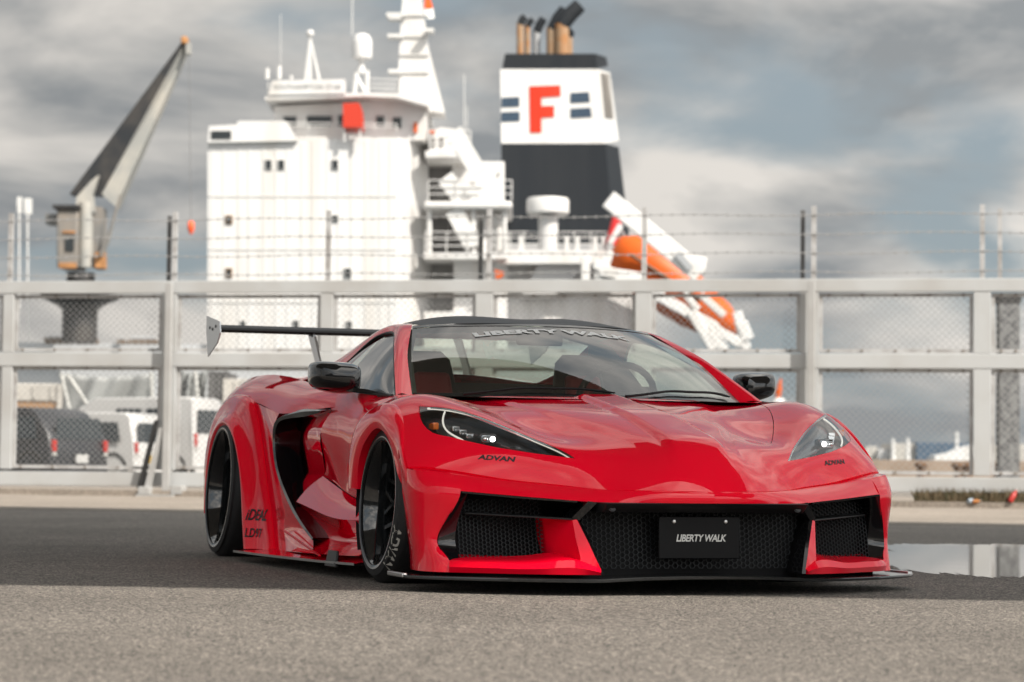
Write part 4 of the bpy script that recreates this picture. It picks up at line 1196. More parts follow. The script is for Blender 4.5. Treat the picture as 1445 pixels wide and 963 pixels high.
ASPH = ground_mat('worn_asphalt', (.029, .029, .029), (.138, .126, .112), (.41, .365, .317), spk=165)
CONC = ground_mat('pale_concrete', (.19, .162, .135), (.245, .212, .178), (.31, .27, .228), spk=60)
QUAYM = ground_mat('quay_paving', (.16, .15, .14), (.20, .19, .175), (.25, .235, .215), spk=30)
gr = MB().grid([[(-120, -80, 0), (120, -80, 0)], [(-120, 84, 0), (120, 84, 0)]]).obj('ground', ASPH); tag(gr, kind='structure')
def bk(X): return 22.2 - .277 * X if abs(X) < 40 else 22.2 - .277 * math.copysign(40, X)
ap = MB().grid([[(X, bk(X) - .25 + .06 * math.sin(X * 3.1), .004) for X in np.linspace(-40, 40, 81)], [(X, 42, .004) for X in np.linspace(-40, 40, 81)]]).obj('concrete_apron', CONC); tag(ap, kind='structure')
sea = MB().grid([[(-9000, 84, -2.2), (9000, 84, -2.2)], [(-9000, 16000, -2.2), (9000, 16000, -2.2)]])
seao = sea.obj('sea', P('sea_water', (.02, .045, .055), rough=.12, bump=.4, bscale=1.2)); tag(seao, kind='structure')
qw = MB().box((-120, 83.2, -4), (120, 84.0, .25)); qo = qw.obj('quay_edge', CONC); tag(qo, kind='structure')

# unseen deck added overhead to cast the shade strip, outline projected from its edges
H_D = 10.5
def cast(X, Y): return (X + SUND.x / SUND.z * H_D, Y + SUND.y / SUND.z * H_D)
def frn(X): return 9.05 - .0785 * X
xs = np.linspace(-42, 38, 21)
lo = [cast(X, frn(X)) for X in xs]; hi = [cast(X, 22.2 - .277 * X) for X in xs]
dk = MB()
dk.grid([[(a, b, H_D) for a, b in lo], [(a, b, H_D) for a, b in hi], [(a, b, H_D + 1.4) for a, b in hi], [(a, b, H_D + 1.4) for a, b in lo], [(a, b, H_D) for a, b in lo]])
caster = dk.obj('unseen_shade_deck', P('shade_deck_concrete', (.34, .33, .31), rough=.8, noise=.5, nscale=.4)); tag(caster, kind='structure')
for i in (2, 17):
    cx_, cy_ = (lo[i][0] + hi[i][0]) / 2, lo[i][1] - 1 + (0 if i == 2 else 0)
    MB().box((cx_ - 1.1, cy_ + 1.4, -.5), (cx_ + 1.1, cy_ + 3.6, H_D)).obj('shade_deck_pier', MATS['shade_deck_concrete'], caster)

# unseen long shed added behind the camera for the car paint to reflect
WHS = P('reflection_shed_sheet', (.20, .21, .21), rough=.6, noise=.4, nscale=.3)
whs = empty('reflection_shed', (-6, -34, 0), 0, 'long grey corrugated shed added unseen behind the camera for the car to reflect', 'reflection_shed')
for x0, x1, h in ((-62, -30, 5.0), (-29.8, 2, 6.2), (2.2, 40, 5.4)):
    MB().box((x0, -14, 0), (x1, 0, h)).obj('reflection_shed_bay', WHS, whs)
    MB().prism([(x0, .2, h), (x0, -14.2, h), (x0, -7, h + 2.2)], (x1 - x0, 0, 0)).obj('reflection_shed_roof', P('reflection_shed_roof', (.12, .13, .14), rough=.6), whs)
    for k in range(3):
        c = x0 + (x1 - x0) * (k + .5) / 3
        MB().box((c - 2.2, -.05, 0), (c + 2.2, .06, 4.6)).obj('roller_door', P('roller_door', (.11, .12, .13), rough=.5), whs)
# puddle on the low side of the car
pd = [(1245, 768), (1300, 766.5), (1380, 767), (1460, 768), (1580, 772), (1640, 790), (1600, 812), (1500, 819), (1445, 815), (1400, 814.5), (1360, 811), (1320, 808), (1290, 806), (1262, 800), (1235, 790), (1228, 777)]
pw = spline([tuple(at(a, b, Z=.004)) for a, b in pd + pd[:1]], 8)
lp_ = dens([tuple(p[:2]) for p in pw[:-1]], .05)
rg = RNG.normal(0, 1, (len(lp_), 2)); ws_ = np.convolve(np.concatenate([rg[-6:, 1], rg[:, 1], rg[:6, 1]]), np.ones(5) / 5, 'same')[6:-6]
loop = [(p[0] + g_[0] * .010, p[1] + w__ * .34 + g_[1] * .09) for p, g_, w__ in zip(lp_, rg, ws_)]
pv, pf, pn = trimmed(loop, lambda q: np.full(len(np.atleast_2d(q)), .0015), 'top', .35, thick=0)
po = MB().add(pv, pf).obj('puddle', P('puddle_water', (.012, .012, .012), rough=.025, spec=1.0, ior=1.6, bump=.02, bscale=4)); tag(po, kind='structure')
# ================================================================== the gate
GY0, GSL = 31.6, -.2
def G(px, py, off=0.0):
    d = FW * FPX + RT2 * (px - IW / 2) + UP2 * (IH / 2 - py)
    t = (GY0 + off) / (d.y - GSL * d.x)
    return CAMLOC + d * t
gate = empty('sliding_gate', (0, GY0, 0), 0, 'long pale grey steel sliding gate with wire mesh panels and barbed wire on top', 'gate')
gate_inv = Matrix.Translation((0, -GY0, 0))
GALV = P('galvanised_paint', (.40, .41, .412), rough=.5, noise=.6, nscale=1.3, ncol=(.32, .31, .295), bump=.05, bscale=25)
GALV2 = P('galvanised_frame', (.40, .40, .40), rough=.45, noise=.6, nscale=5, ncol=(.19, .175, .16))
WIRE = P('mesh_wire', (.26, .26, .258), rough=.5)
GX = Vector((1, GSL, 0)).normalized(); GN = Vector((GX.y, -GX.x, 0))
if GN.y > 0: GN = -GN
def gobj(mb, name, mat, bevel=0.0):
    mb.v = [(a, b - GY0, c) for a, b, c in mb.v]
    return mb.obj(name, mat, gate, bevel=bevel)
def gz(py, px): return G(px, py).z
def gx(px): return G(px, 500).x
def gp(X, z, off=0.0):          # point of the gate plane from X and height, moved towards the camera by off
    return Vector((X, GY0 + GSL * X, z)) + GN * off
rails = {'top': (406.5, 402.5, .165), 'mid': (507, 510, .185), 'low': (672, 683, .19)}
XL, XR = gx(-60), gx(1510)
XL0, XR0 = -34.0, 20.0
def rail_z(k, X):
    a, b, h = rails[k]
    px = 0 + (X - gx(0)) / (gx(1445) - gx(0)) * 1445
    return gz(a + (b - a) * px / 1445, px)
for k in rails:
    h = rails[k][2]; th = .09
    mb = MB()
    za, zb = rail_z(k, XL0), rail_z(k, XR0)
    a, b = gp(XL0, za), gp(XR0, zb)
    mb.hexa([a - Vector((0, 0, h / 2)) + GN * th / 2, b - Vector((0, 0, h / 2)) + GN * th / 2, b - Vector((0, 0, h / 2)) - GN * th / 2, a - Vector((0, 0, h / 2)) - GN * th / 2,
             a + Vector((0, 0, h / 2)) + GN * th / 2, b + Vector((0, 0, h / 2)) + GN * th / 2, b + Vector((0, 0, h / 2)) - GN * th / 2, a + Vector((0, 0, h / 2)) - GN * th / 2])
    gobj(mb, 'rail', GALV, bevel=.006)
posts = [(12, 16), (239, 22), (461, 18), (683, 24), (908, 22), (1142, 24), (1386, 22)]
PX = []
def vbar(X, z0, z1, w, th, off=0.0):
    mb = MB()
    c0, c1 = gp(X, z0, off), gp(X, z1, off)
    e = GX * w / 2; n = GN * th / 2
    mb.hexa([c0 - e + n, c0 + e + n, c0 + e - n, c0 - e - n, c1 - e + n, c1 + e + n, c1 + e - n, c1 - e - n])
    return mb
for X in list(np.arange(-34, -9, 2.2)) + list(np.arange(8.6, 20, 2.2)):
    gobj(vbar(X, rail_z('low', X) + .096, rail_z('mid', X) - .094, .2, .075), 'post', GALV)
    gobj(vbar(X, rail_z('mid', X) + .094, rail_z('top', X) - .084, .2, .075), 'post', GALV)
for i, (px, w) in enumerate(posts):
    X = gx(px); PX.append(X); wm = w / 104.0
    lo_ = rail_z('low', X); md = rail_z('mid', X); tp_ = rail_z('top', X)
    gobj(vbar(X, lo_ + .096, md - .094, wm, .075), 'post', GALV, bevel=.005)
    gobj(vbar(X, md + .094, tp_ - .084, wm, .075), 'post', GALV, bevel=.005)
    # barbed wire carriers
    gobj(vbar(X + (.05 if px in (239, 683, 1142) else 0), tp_ + .083, tp_ + 1.02, .062, .05), 'wire_carrier', GALV2)
for px, dkc in ((232, 1), (674, 1), (1131, 1), (1411, 0)):
    X = gx(px); tp_ = rail_z('top', X)
    gobj(vbar(X, tp_ - .06, tp_ + .98, .055, .04, -.12), 'wire_carrier', P('dark_angle_iron', (.10, .10, .10), rough=.6) if dkc else GALV2)
# barbed wire strands with their barbs, one part each
for r_ in range(4):
    mb = MB()
    pts = []
    for X in np.linspace(XL, XR, 90):
        z = rail_z('top', X) + .17 + r_ * .247 + .012 * math.sin(X * 2.3 + r_)
        pts.append(gp(X, z, .03))
    mb.tube(pts, .0055, 4)
    for X in np.arange(XL, XR, .14):
        z = rail_z('top', X) + .17 + r_ * .247 + .012 * math.sin(X * 2.3 + r_)
        c = gp(X, z, .03)
        mb.bar(c + Vector((-.012, 0, -.022)), c + Vector((.012, 0, .022)), .006, .006)
        mb.bar(c + Vector((.012, 0, -.022)), c + Vector((-.012, 0, .022)), .006, .006)
    o_ = gobj(mb, 'barbed_wire', WIRE); o_['kind'] = 'stuff'
# panels: thin frame and woven mesh
edges_ = [XL] + PX + [XR]
for i in range(len(edges_) - 1):
    a_, b_ = edges_[i], edges_[i + 1]
    wl = (posts[i - 1][1] / 208 if i > 0 else 0); wr = (posts[i][1] / 208 if i < len(posts) else 0)
    x0, x1 = a_ + wl + .004, b_ - wr - .004
    for lo_k, hi_k in (('low', 'mid'), ('mid', 'top')):
        xm = (x0 + x1) / 2
        z0 = rail_z(lo_k, xm) + .105; z1 = rail_z(hi_k, xm) - .100
        fr = MB(); t_ = .045
        for (p0, p1) in (((x0, z0), (x1, z0)), ((x0, z1), (x1, z1)), ((x0, z0), (x0, z1)), ((x1, z0), (x1, z1))):
            c0, c1 = gp(p0[0], p0[1], -.02), gp(p1[0], p1[1], -.02)
            if p0[0] == p1[0]:
                s_ = t_ / 2 * (1 if p0[0] == x0 else -1)
                c0 += GX * s_; c1 += GX * s_; c0 += Vector((0, 0, t_)); c1 -= Vector((0, 0, t_))
                e = GX * t_ / 2; n = GN * .015
                fr.hexa([c0 - e + n, c0 + e + n, c0 + e - n, c0 - e - n, c1 - e + n, c1 + e + n, c1 + e - n, c1 - e - n])
            else:
                s_ = t_ / 2 * (1 if p0[1] == z0 else -1)
                c0 += Vector((0, 0, s_)); c1 += Vector((0, 0, s_))
                e = Vector((0, 0, t_ / 2)); n = GN * .015
                fr.hexa([c0 - e + n, c1 - e + n, c1 - e - n, c0 - e - n, c0 + e + n, c1 + e + n, c1 + e - n, c0 + e - n])
        gobj(fr, 'panel_frame', GALV2)
        ms = MB(); pitch = .088; Wd, Hd = x1 - x0, z1 - z0
        n_ = int((Wd + Hd) / pitch)
        for k in range(n_ + 1):
            s_ = k * pitch
            for sg in (1, -1):
                # line u - v = s - Hd (rising) clipped to the panel
                u0, v0 = s_ - Hd, 0.0
                if u0 < 0: v0 = -u0; u0 = 0.0
                u1, v1 = s_, Hd
                if u1 > Wd: v1 = Hd - (u1 - Wd); u1 = Wd
                if v1 - v0 < .02: continue
                if sg < 0: u0, u1 = Wd - u0, Wd - u1
                ms.bar(gp(x0 + u0, z0 + v0, -.03 + .004 * sg), gp(x0 + u1, z0 + v1, -.03 + .004 * sg), .0045, .0045)
        o_ = gobj(ms, 'wire_mesh', WIRE); o_['kind'] = 'stuff'
        # bolts holding the panel frame
        bt = MB().cbox((0, 0, 0), (.03, .02, .03)).mesh('bolt')
        if -7.6 < xm < 7.2:
            for q in np.linspace(x0 + .12, x1 - .12, 5):
                for zz in (z0 + .022, z1 - .022):
                    b_o = link('frame_bolt', bt, P('bolt_dark', (.16, .14, .12), rough=.7), gate)
                    p_ = gp(q, zz, .0); b_o.location = (p_.x, p_.y - GY0, p_.z)
# guide posts that carry the gate, with feet and stays
GUIDE = P('guide_post', (.35, .35, .345), rough=.5, noise=.4, nscale=2, ncol=(.2, .19, .175))
for j, px in enumerate((243, 1146)):
    gs = empty('gate_guide_post', tuple(gp(gx(px), 0, .16)), math.atan2(GX.y, GX.x),
               'upright guide post with slanted stay and foot plates on the left of the gate' if j == 0 else 'upright guide post of the gate standing behind the red car', 'post')
    MB().box((-.045, -.04, .02), (.045, .04, rail_z('top', gx(px)) + .05)).obj('upright', GUIDE, gs, bevel=.006)
    MB().hexa([Vector(p) for p in ((-.30, -.06, .02), (-.22, -.06, .02), (-.22, .02, .02), (-.30, .02, .02), (-.09, -.06, .92), (-.05, -.06, .92), (-.05, .02, .92), (-.09, .02, .92))]).obj('stay', GUIDE, gs)
    MB().hexa([Vector(p) for p in ((-.40, -.03, .10), (-.33, -.03, .10), (-.33, .03, .10), (-.40, .03, .10), (-.17, -.03, 1.02), (-.12, -.03, 1.02), (-.12, .03, 1.02), (-.17, .03, 1.02))]).obj('stay_shade_bar', P('stay_shade_black', (.02, .02, .02), rough=.7), gs)  # near-black bar standing in for the shaded side of the stay
    MB().box((-.34, -.22, .0), (.16, .16, .03)).obj('base_plate', GUIDE, gs)
    MB().box((-.32, -.2, .03), (-.16, -.05, .13)).obj('roller_bracket', GUIDE, gs, bevel=.01)
    MB().box((.10, -.10, .03), (.26, .10, .15)).obj('roller_bracket', GUIDE, gs, bevel=.01)
# ground rail below the gate
tr_ = MB()
a, b = gp(XL - 3, .02), gp(XR + 3, .02)
tr_.hexa([a + GN * .25 - Vector((0, 0, .02)), b + GN * .25 - Vector((0, 0, .02)), b - GN * .25 - Vector((0, 0, .02)), a - GN * .25 - Vector((0, 0, .02)),
          a + GN * .25 + Vector((0, 0, .06)), b + GN * .25 + Vector((0, 0, .06)), b - GN * .25 + Vector((0, 0, .06)), a - GN * .25 + Vector((0, 0, .06))])
tro = tr_.obj('gate_kerb', CONC); tag(tro, kind='structure')
# ================================================================== the ship beyond the quay
SD = 125.0
ship = empty('cargo_ship', (at(600, 600, Y=SD).x, SD, -2.2), 0, 'white cargo ship moored beyond the fence with tall bridge block and deck crane', 'ship')
SWHITE = P('ship_white', (.57, .565, .555), rough=.5, noise=.65, nscale=.9, ncol=(.47, .44, .40), nmin=.48, nmax=.72, bump=.02, bscale=2)
def streaky(mt, sc=(1.0, 1.0, .07)):     # weather streaks run down the plates
    t = mt.node_tree
    for n in t.nodes:
        if n.bl_idname == 'ShaderNodeTexNoise':
            lk = n.inputs[0].links[0]; src = lk.from_socket
            mp_n = t.nodes.new('ShaderNodeMapping'); mp_n.inputs['Scale'].default_value = sc
            t.links.remove(lk); t.links.new(src, mp_n.inputs[0]); t.links.new(mp_n.outputs[0], n.inputs[0])
streaky(SWHITE)
SWHITE2 = P('ship_white_rail', (.56, .555, .54), rough=.5)
SDARK = P('ship_window', (.018, .022, .024), rough=.12)
SBLACK = P('funnel_black', (.014, .017, .021), rough=.7, noise=.5, nscale=.5, ncol=(.032, .034, .036), spec=.2)
SRED = P('funnel_red', (.46, .030, .012), rough=.6, noise=.3, nscale=.8, ncol=(.50, .07, .04), spec=.2)
SBLUE = P('funnel_blue', (.020, .042, .072), rough=.6, noise=.3, nscale=3)
streaky(SBLACK); streaky(SRED)
SORANGE = P('lifeboat_orange', (.52, .090, .008), rough=.45, noise=.3, nscale=1.2, ncol=(.40, .055, .006), spec=.3)
SRUST = P('exhaust_rust', (.27, .19, .12), rough=.7, noise=.9, nscale=1.6, ncol=(.30, .13, .04))
SGREY = P('ship_grey', (.30, .31, .32), rough=.6)
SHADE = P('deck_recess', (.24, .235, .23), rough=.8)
HULL = P('ship_hull', (.45, .46, .47), rough=.5, noise=.4, nscale=.2)
SL = Vector(ship.location)
def Sp(px, py, D=SD): return at(px, py, Y=D)
def wobj(mb, name, mat, root=ship, **kw):
    l = Vector(root.location)
    mb.v = [(a - l.x, b - l.y, c - l.z) for a, b, c in mb.v]
    return mb.obj(name, mat, root, **kw)
def sprism(pts, D0, D1):    # outline seen at depth D0, extruded straight back to D1
    return MB().prism([Sp(a, b, D0) for a, b in pts], (0, D1 - D0, 0))
def srect(x0, y0, x1, y1, D0=SD, D1=None):
    return sprism([(x0, y1), (x1, y1), (x1, y0), (x0, y0)], D0, D1 if D1 is not None else D0 + .2)
def rail_line(pts, h=1.0, n=3, sp=1.1, r=.028):
    mb = MB()
    for k in range(n):
        mb.tube([Vector(p) + Vector((0, 0, h * (k + 1) / n)) for p in pts], r, 5)
    for a, b in zip(pts[:-1], pts[1:]):
        a, b = Vector(a), Vector(b); L_ = (b - a).length
        m_ = max(1, int(L_ / sp))
        for i in range(m_ + 1):
            p = a.lerp(b, i / m_); mb.tube([p, p + Vector((0, 0, h))], r * 1.1, 5)
    return mb
def railing(pts, **kw):
    o = wobj(rail_line(pts, **kw), 'railing', SWHITE2); o['kind'] = 'stuff'; return o

# hull
hl0 = [(-60, 483), (893, 483)]
a, b = Sp(-60, 483, SD + 1), Sp(893, 470, SD + 1)
wobj(MB().hexa([Vector((a.x, SD + .6, -3)), Vector((b.x - 2, SD + .6, -3)), Vector((b.x - 4, SD + 18, -3)), Vector((a.x, SD + 18, -3)),
                Vector((a.x, SD + .4, a.z)), Vector((b.x, SD + .4, a.z)), Vector((b.x, SD + 18, a.z)), Vector((a.x, SD + 18, a.z))]), 'hull', HULL)
# accommodation block
wobj(sprism([(293, 500), (560, 500), (560, 194), (293, 201)], SD, SD + 11), 'bridge_block', SWHITE)
for i, px in enumerate(np.linspace(300, 553, 15)):
    jx = px + random.uniform(-3, 3)
    wobj(srect(jx - 1.3, 204 - (px - 293) * .026, jx + 1.3, 498, SD - .03, SD + .02), 'wall_rib', SWHITE)
for py in (277, 352, 427):
    wobj(srect(294, py - .6, 559, py + .6, SD - .05, SD + .02), 'deck_seam', SWHITE2)
# right shoulder, one face turned towards the sun
a0, a1 = Sp(560, 500), Sp(560, 194); b0, b1 = Sp(612, 500, SD + 5), Sp(603, 200, SD + 5)
wobj(MB().hexa([a0, b0, b0 + Vector((0, 6, 0)), a0 + Vector((0, 11, 0)), a1, b1, b1 + Vector((0, 6, 0)), a1 + Vector((0, 11, 0))]), 'block_shoulder', SWHITE)
for (px, py, w, h, rust) in ((379, 232, 8, 12, 0), (397, 232, 8, 12, 0), (473, 232, 8, 12, 0), (323, 310, 8, 10, 1), (473, 308, 8, 8, 0), (323, 385, 7, 11, 1), (491, 385, 9, 12, 0),
                             (343, 458, 6, 10, 0), (418, 458, 7, 11, 0), (493, 459, 7, 10, 0)):
    f_ = wobj(srect(px - w / 2 - 1.2, py - h / 2 - 1.2, px + w / 2 + 1.2, py + h / 2 + 1.2, SD - .09, SD + .02), 'window', SWHITE2 if not rust else P('rusty_frame', (.35, .22, .12), rough=.7))
    wobj(srect(px - w / 2, py - h / 2, px + w / 2, py + h / 2, SD - .12, SD - .06), 'window_pane', SDARK)
# bridge wing and wheelhouse
wobj(sprism([(293, 201.5), (420, 199), (404, 171), (336, 171), (334, 176), (295, 178)], SD - .3, SD + 4), 'bridge_wing', SWHITE)
wobj(srect(298, 185, 326, 196, SD - .36, SD - .2), 'window_pane', SDARK)
wobj(sprism([(385, 196), (600, 198), (602, 150), (560, 140), (470, 146), (387, 150)], SD + 2, SD + 9), 'wheelhouse', SWHITE)
for (x0, x1, y0, y1) in ((400, 418, 165, 178), (433, 468, 164, 178), (477, 486, 163, 178), (531, 542, 164, 178), (554, 566, 166, 181)):
    wobj(srect(x0 - 1.5, y0 - 1.5, x1 + 1.5, y1 + 1.5, SD + 1.93, SD + 2.02), 'window', SWHITE2)
    wobj(srect(x0, y0, x1, y1, SD + 1.88, SD + 1.96), 'window_pane', SDARK)
wobj(sprism([(374, 141), (515, 136), (560, 138), (604, 150), (604, 145), (560, 132), (515, 131), (374, 136)], SD + .6, SD + 10), 'wheelhouse_roof', SWHITE)
sb = wobj(sprism([(378, 134), (487, 132), (487, 112), (385, 114)], SD + .5, SD + .7), 'name_board', SWHITE)
tv, tf = text_mesh('SOUTHAMPTON STAR', 1.0, bold=.0, space=1.06)
k_ = (482 - 386) * SD / FPX / (tv[:, 0].max() - tv[:, 0].min())
c_ = Sp(434, 123, SD + .46) - SL
MB().add([(c_.x + x * k_, c_.y, c_.z + y * k_ * 1.15 - x * k_ * -.010) for x, y, _ in tv], tf).obj('name_lettering', P('faded_letters', (.20, .21, .21), rough=.7), sb, fix=False)
wobj(sprism([(484, 180), (511, 180), (511, 166), (509, 150), (506, 145), (484, 146)], SD - .8, SD + 1.2), 'signal_locker', P('signal_red', (.46, .03, .01), rough=.45))
for px in (486, 508):
    wobj(srect(px - 1, 180, px + 1, 200, SD - .6, SD - .4), 'locker_leg', SWHITE2)
# domes, masts, aerials
def slathe(px, prof, D):     # prof: list of (half width px, py)
    c = Sp(px, prof[0][1], D); s = D / FPX
    pr = [(max(w, .001) * s, (prof[0][1] - y) * s) for w, y in prof]
    return MB().lathe(pr, 20, c=tuple(c))
wobj(slathe(510.5, [(10, 84), (14, 82.5), (14.5, 76), (14.5, 62), (13, 54), (9, 49), (4, 47.3), (0, 47)], SD + 3), 'satellite_dome', SWHITE, smooth=50)
wobj(slathe(510, [(7, 104), (7, 100), (4, 96), (4, 88), (8, 83)], SD + 3), 'dome_pedestal', SWHITE, smooth=40)
for (x0, y0, x1, y1) in ((503, 103, 499, 140), (518, 100, 518, 196), (501, 106, 516, 132)):
    wobj(MB().tube([Sp(x0, y0, SD + 2.6), Sp(x1, y1, SD + 2.6)], .13, 6), 'dome_strut', SWHITE2, smooth=50)
wobj(slathe(437.5, [(0, 53), (4, 52), (5.6, 47.5), (4, 43.5), (0, 42)], SD + 3), 'mast_ball', SWHITE, smooth=60)
for (x1) in (431, 437, 450):
    wobj(MB().tube([Sp(437.5, 54, SD + 3), Sp(x1, 113, SD + 3)], [.06, .10], 6), 'mast_leg', SWHITE2)
for (px, y0, y1, r) in ((497, 50, -10, .03), (377, 112, 97, .12), (394, 112, 93, .12), (411, 112, 107, .1), (655, 230, 105, .025), (396, 90, 20, .015), (659, 225, 150, .02)):
    wobj(MB().tube([Sp(px, y0, SD + 3), Sp(px, y1, SD + 3)], r, 6), 'aerial', SWHITE2)
wobj(sprism([(560, 152), (628, 160), (603, 60), (591, -30), (570, -30), (565, 40)], SD + 4, SD + 6.5), 'main_mast', SWHITE)
for py in (22, 52, 78, 103):
    wobj(srect(563, py - 1, 605, py + 1, SD + 3.9, SD + 4.1), 'mast_step', P('ship_offwhite', (.38, .375, .36), rough=.5))
for (x0, y0, x1) in ((545, 20, 572), (548, 24, 566), (547, 50, 568), (548, 100, 568), (600, 42, 612)):
    wobj(srect(x0, y0 - 2, x1, y0 + 2.4, SD + 3.2, SD + 4.2), 'radar_arm', SWHITE2)
fg = wobj(sprism([(600, -4), (607, -2), (610, 8), (611, 12), (604, 14), (599, 13)], SD + 4, SD + 4.04), 'mast_flag', P('flag_orange', (.75, .10, .01), rough=.7))
wobj(sprism([(599, 13), (611, 12), (613, 26), (603, 27), (600, 22)], SD + 4, SD + 4.05), 'flag_lower_half', P('flag_white', (.8, .8, .78), rough=.7))
railing([Sp(520, 131, SD + 1.2), Sp(562, 133, SD + 1.2), Sp(604, 146, SD + 3)], h=.75)
railing([Sp(378, 134, SD + .8), Sp(487, 133, SD + .8)], h=.6)
railing([Sp(404, 183, SD + .2), Sp(560, 185, SD + .2)], h=.35, n=2)
# tiers of open decks on the right
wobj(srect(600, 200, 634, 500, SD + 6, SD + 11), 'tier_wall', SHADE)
wobj(sprism([(606, 215), (655, 218), (660, 190), (640, 182), (622, 180), (606, 186)], SD + 3, SD + 8), 'tier_house', SWHITE)
wobj(srect(600, 213, 662, 222, SD + 1.5, SD + 8), 'deck_slab', SWHITE)
wobj(srect(638, 228, 712, 293, SD + 5, SD + 10), 'tier_house', SWHITE)
wobj(srect(598, 284, 723, 295, SD + 1.2, SD + 10), 'deck_slab', SWHITE, bevel=.15)
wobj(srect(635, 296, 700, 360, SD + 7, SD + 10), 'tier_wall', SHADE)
wobj(srect(598, 357, 716, 365, SD + 1.2, SD + 10), 'deck_slab', SWHITE)
wobj(srect(598, 440, 716, 500, SD + 1.5, SD + 9), 'lower_house', SWHITE)
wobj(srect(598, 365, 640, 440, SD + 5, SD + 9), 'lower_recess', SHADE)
wobj(srect(640, 365, 716, 440, SD + 3, SD + 9), 'lower_wall', SWHITE)
for (x0, y0, x1, y1) in ((640, 185, 676, 245), (668, 262, 660, 290), (640, 297, 668, 348), (628, 250, 656, 288)):
    wobj(MB().bar(Sp(x0, y0, SD + 1.6), Sp(x1, y1, SD + 1.6), .9, .28, up=(0, 1, 0)), 'deck_stair', SWHITE2)
for px in (606, 668, 690, 712):
    wobj(MB().tube([Sp(px, 296, SD + 1.8), Sp(px, 357, SD + 1.8)], .14, 6), 'deck_pillar', SWHITE2)
for px in (680, 700):
    wobj(MB().tube([Sp(px, 312, SD + 2.6), Sp(px, 357, SD + 2.6)], .32, 8), 'vent_pipe', SWHITE, smooth=50)
    wobj(slathe(px, [(11, 318), (11, 305), (8, 300), (0, 298)], SD + 2.6), 'vent_head', SWHITE, smooth=40)
railing([Sp(606, 213, SD + 1.6), Sp(664, 214, SD + 1.6)], h=1.1)
railing([Sp(604, 284, SD + 1.4), Sp(722, 284, SD + 1.4)], h=1.1)
railing([Sp(600, 357, SD + 1.4), Sp(720, 357, SD + 1.4)], h=1.1)
for (x0, x1, y0, y1) in ((616, 628, 255, 278), (663, 670, 258, 264), (702, 705, 244, 248), (608, 614, 195, 207), (621, 626, 193, 206)):
    wobj(srect(x0, y0, x1, y1, SD + 2.9 if y0 < 230 else SD + 4.9, SD + 5.1 if y0 > 230 else SD + 3.05), 'door_opening', P('doorway_grey', (.16, .155, .15), rough=.7))
wobj(srect(584, 173, 589, 187, SD + 1.8, SD + 2.0), 'lifebuoy_light', SORANGE)
wobj(srect(605, 184, 613, 188, SD + 2.7, SD + 3.0), 'lifebuoy_light', SORANGE)
# funnel
FD = SD + 8
def fx(side, py): return {'l': 706 + (97 - py) * -.012 + (4 if py < 97 else 0), 'r': 845 + (py - 97) * .088, 'e': 852 + (py - 97) * .115}[side]
def fband(y0, y1, mat, name, ins=0.0):
    D0, D1 = FD, FD + 6
    p = lambda x, y, D: at(x, y, Y=D)
    fl0, fr0, fl1, fr1 = fx('l', y0) + ins, fx('r', y0) - ins, fx('l', y1) + ins, fx('r', y1) - ins
    e0, e1 = fx('e', y0) - ins, fx('e', y1) - ins
    mb = MB().hexa([p(fl1, y1, D0), p(fr1, y1, D0), p(e1 + 9, y1 - 4, D0 + 4.5), p(fl1, y1 - 4, D0 + 4.5),
                    p(fl0, y0, D0), p(fr0, y0, D0), p(e0 + 9, y0 + 5, D0 + 4.5), p(fl0, y0 + 5, D0 + 4.5)])
    return wobj(mb, name, mat)
fband(203, 345, SBLACK, 'funnel_base')
fband(98, 202.6, SWHITE, 'funnel_band')
fband(76, 97.6, SBLACK, 'funnel_crown', 3)
F_ = [(747, 122), (791, 120.5), (791, 136), (764, 137.5), (764, 150), (782, 149.3), (782, 165.5), (764, 166), (764, 187), (748, 187.5)]
wobj(sprism(F_, FD - .06, FD + .1), 'funnel_letter', SRED)
for q in ([(708, 138), (733, 137), (733, 150.5), (707.6, 151.5)], [(707.5, 158.5), (733.3, 157.5), (733.5, 171), (707, 172)],
          [(805, 131.5), (831, 130), (832.5, 144), (805, 145.5)], [(805, 153.5), (833.3, 152), (835, 165), (805.3, 166.8)]):
    wobj(sprism(q, FD - .05, FD + .1), 'funnel_stripe', SBLUE)
gl_ = MB()
for k in range(16):
    y = 104 + k * 4
    x0 = fx('r', y) + 2
    gl_.bar(at(x0, y, Y=FD + .5) + Vector((.05, 0, 0)), at(x0 + 12, y + 2.5, Y=FD + 3.6) + Vector((.05, 0, 0)), .06, .06)
o_ = wobj(gl_, 'funnel_louvre', P('louvre_brown', (.22, .19, .16), rough=.7)); o_['kind'] = 'stuff'
for (px, w, y0, y1, tip, m_) in ((734, 5, 80, 33, (741, 24), 0), (744, 4, 80, 36, (752, 28), 0), (757, 5.5, 80, 44, (767, 27), 1), (779, 8, 84, 40, (797, 14), 0), (793, 10, 86, 34, (818, 8), 0), (803, 5, 84, 50, (808, 44), 0)):
    D = FD + 2 + random.uniform(-.8, .8)
    a, b, c = at(px, y0, Y=D), at(px, y1, Y=D), at(tip[0], tip[1], Y=D)
    r = w * D / FPX
    wobj(MB().tube([a, a.lerp(b, .6), b], r, 12), 'exhaust_pipe', SRUST if not m_ else SGREY, smooth=50)
    wobj(MB().tube([b - Vector((0, 0, .1)), b.lerp(c, .5) + Vector((0, 0, .05)), c], [r * 1.04, r * 1.12, r * 1.05], 12), 'exhaust_tip', SBLACK, smooth=50)
# big mushroom vent
wobj(slathe(773, [(14, 356), (14, 305)], SD + 2.5), 'vent_trunk', SWHITE, smooth=50)
wobj(slathe(773, [(28, 303), (30, 301), (30, 283), (28, 280), (0, 279)], SD + 2.5), 'vent_cap', SWHITE, smooth=40)
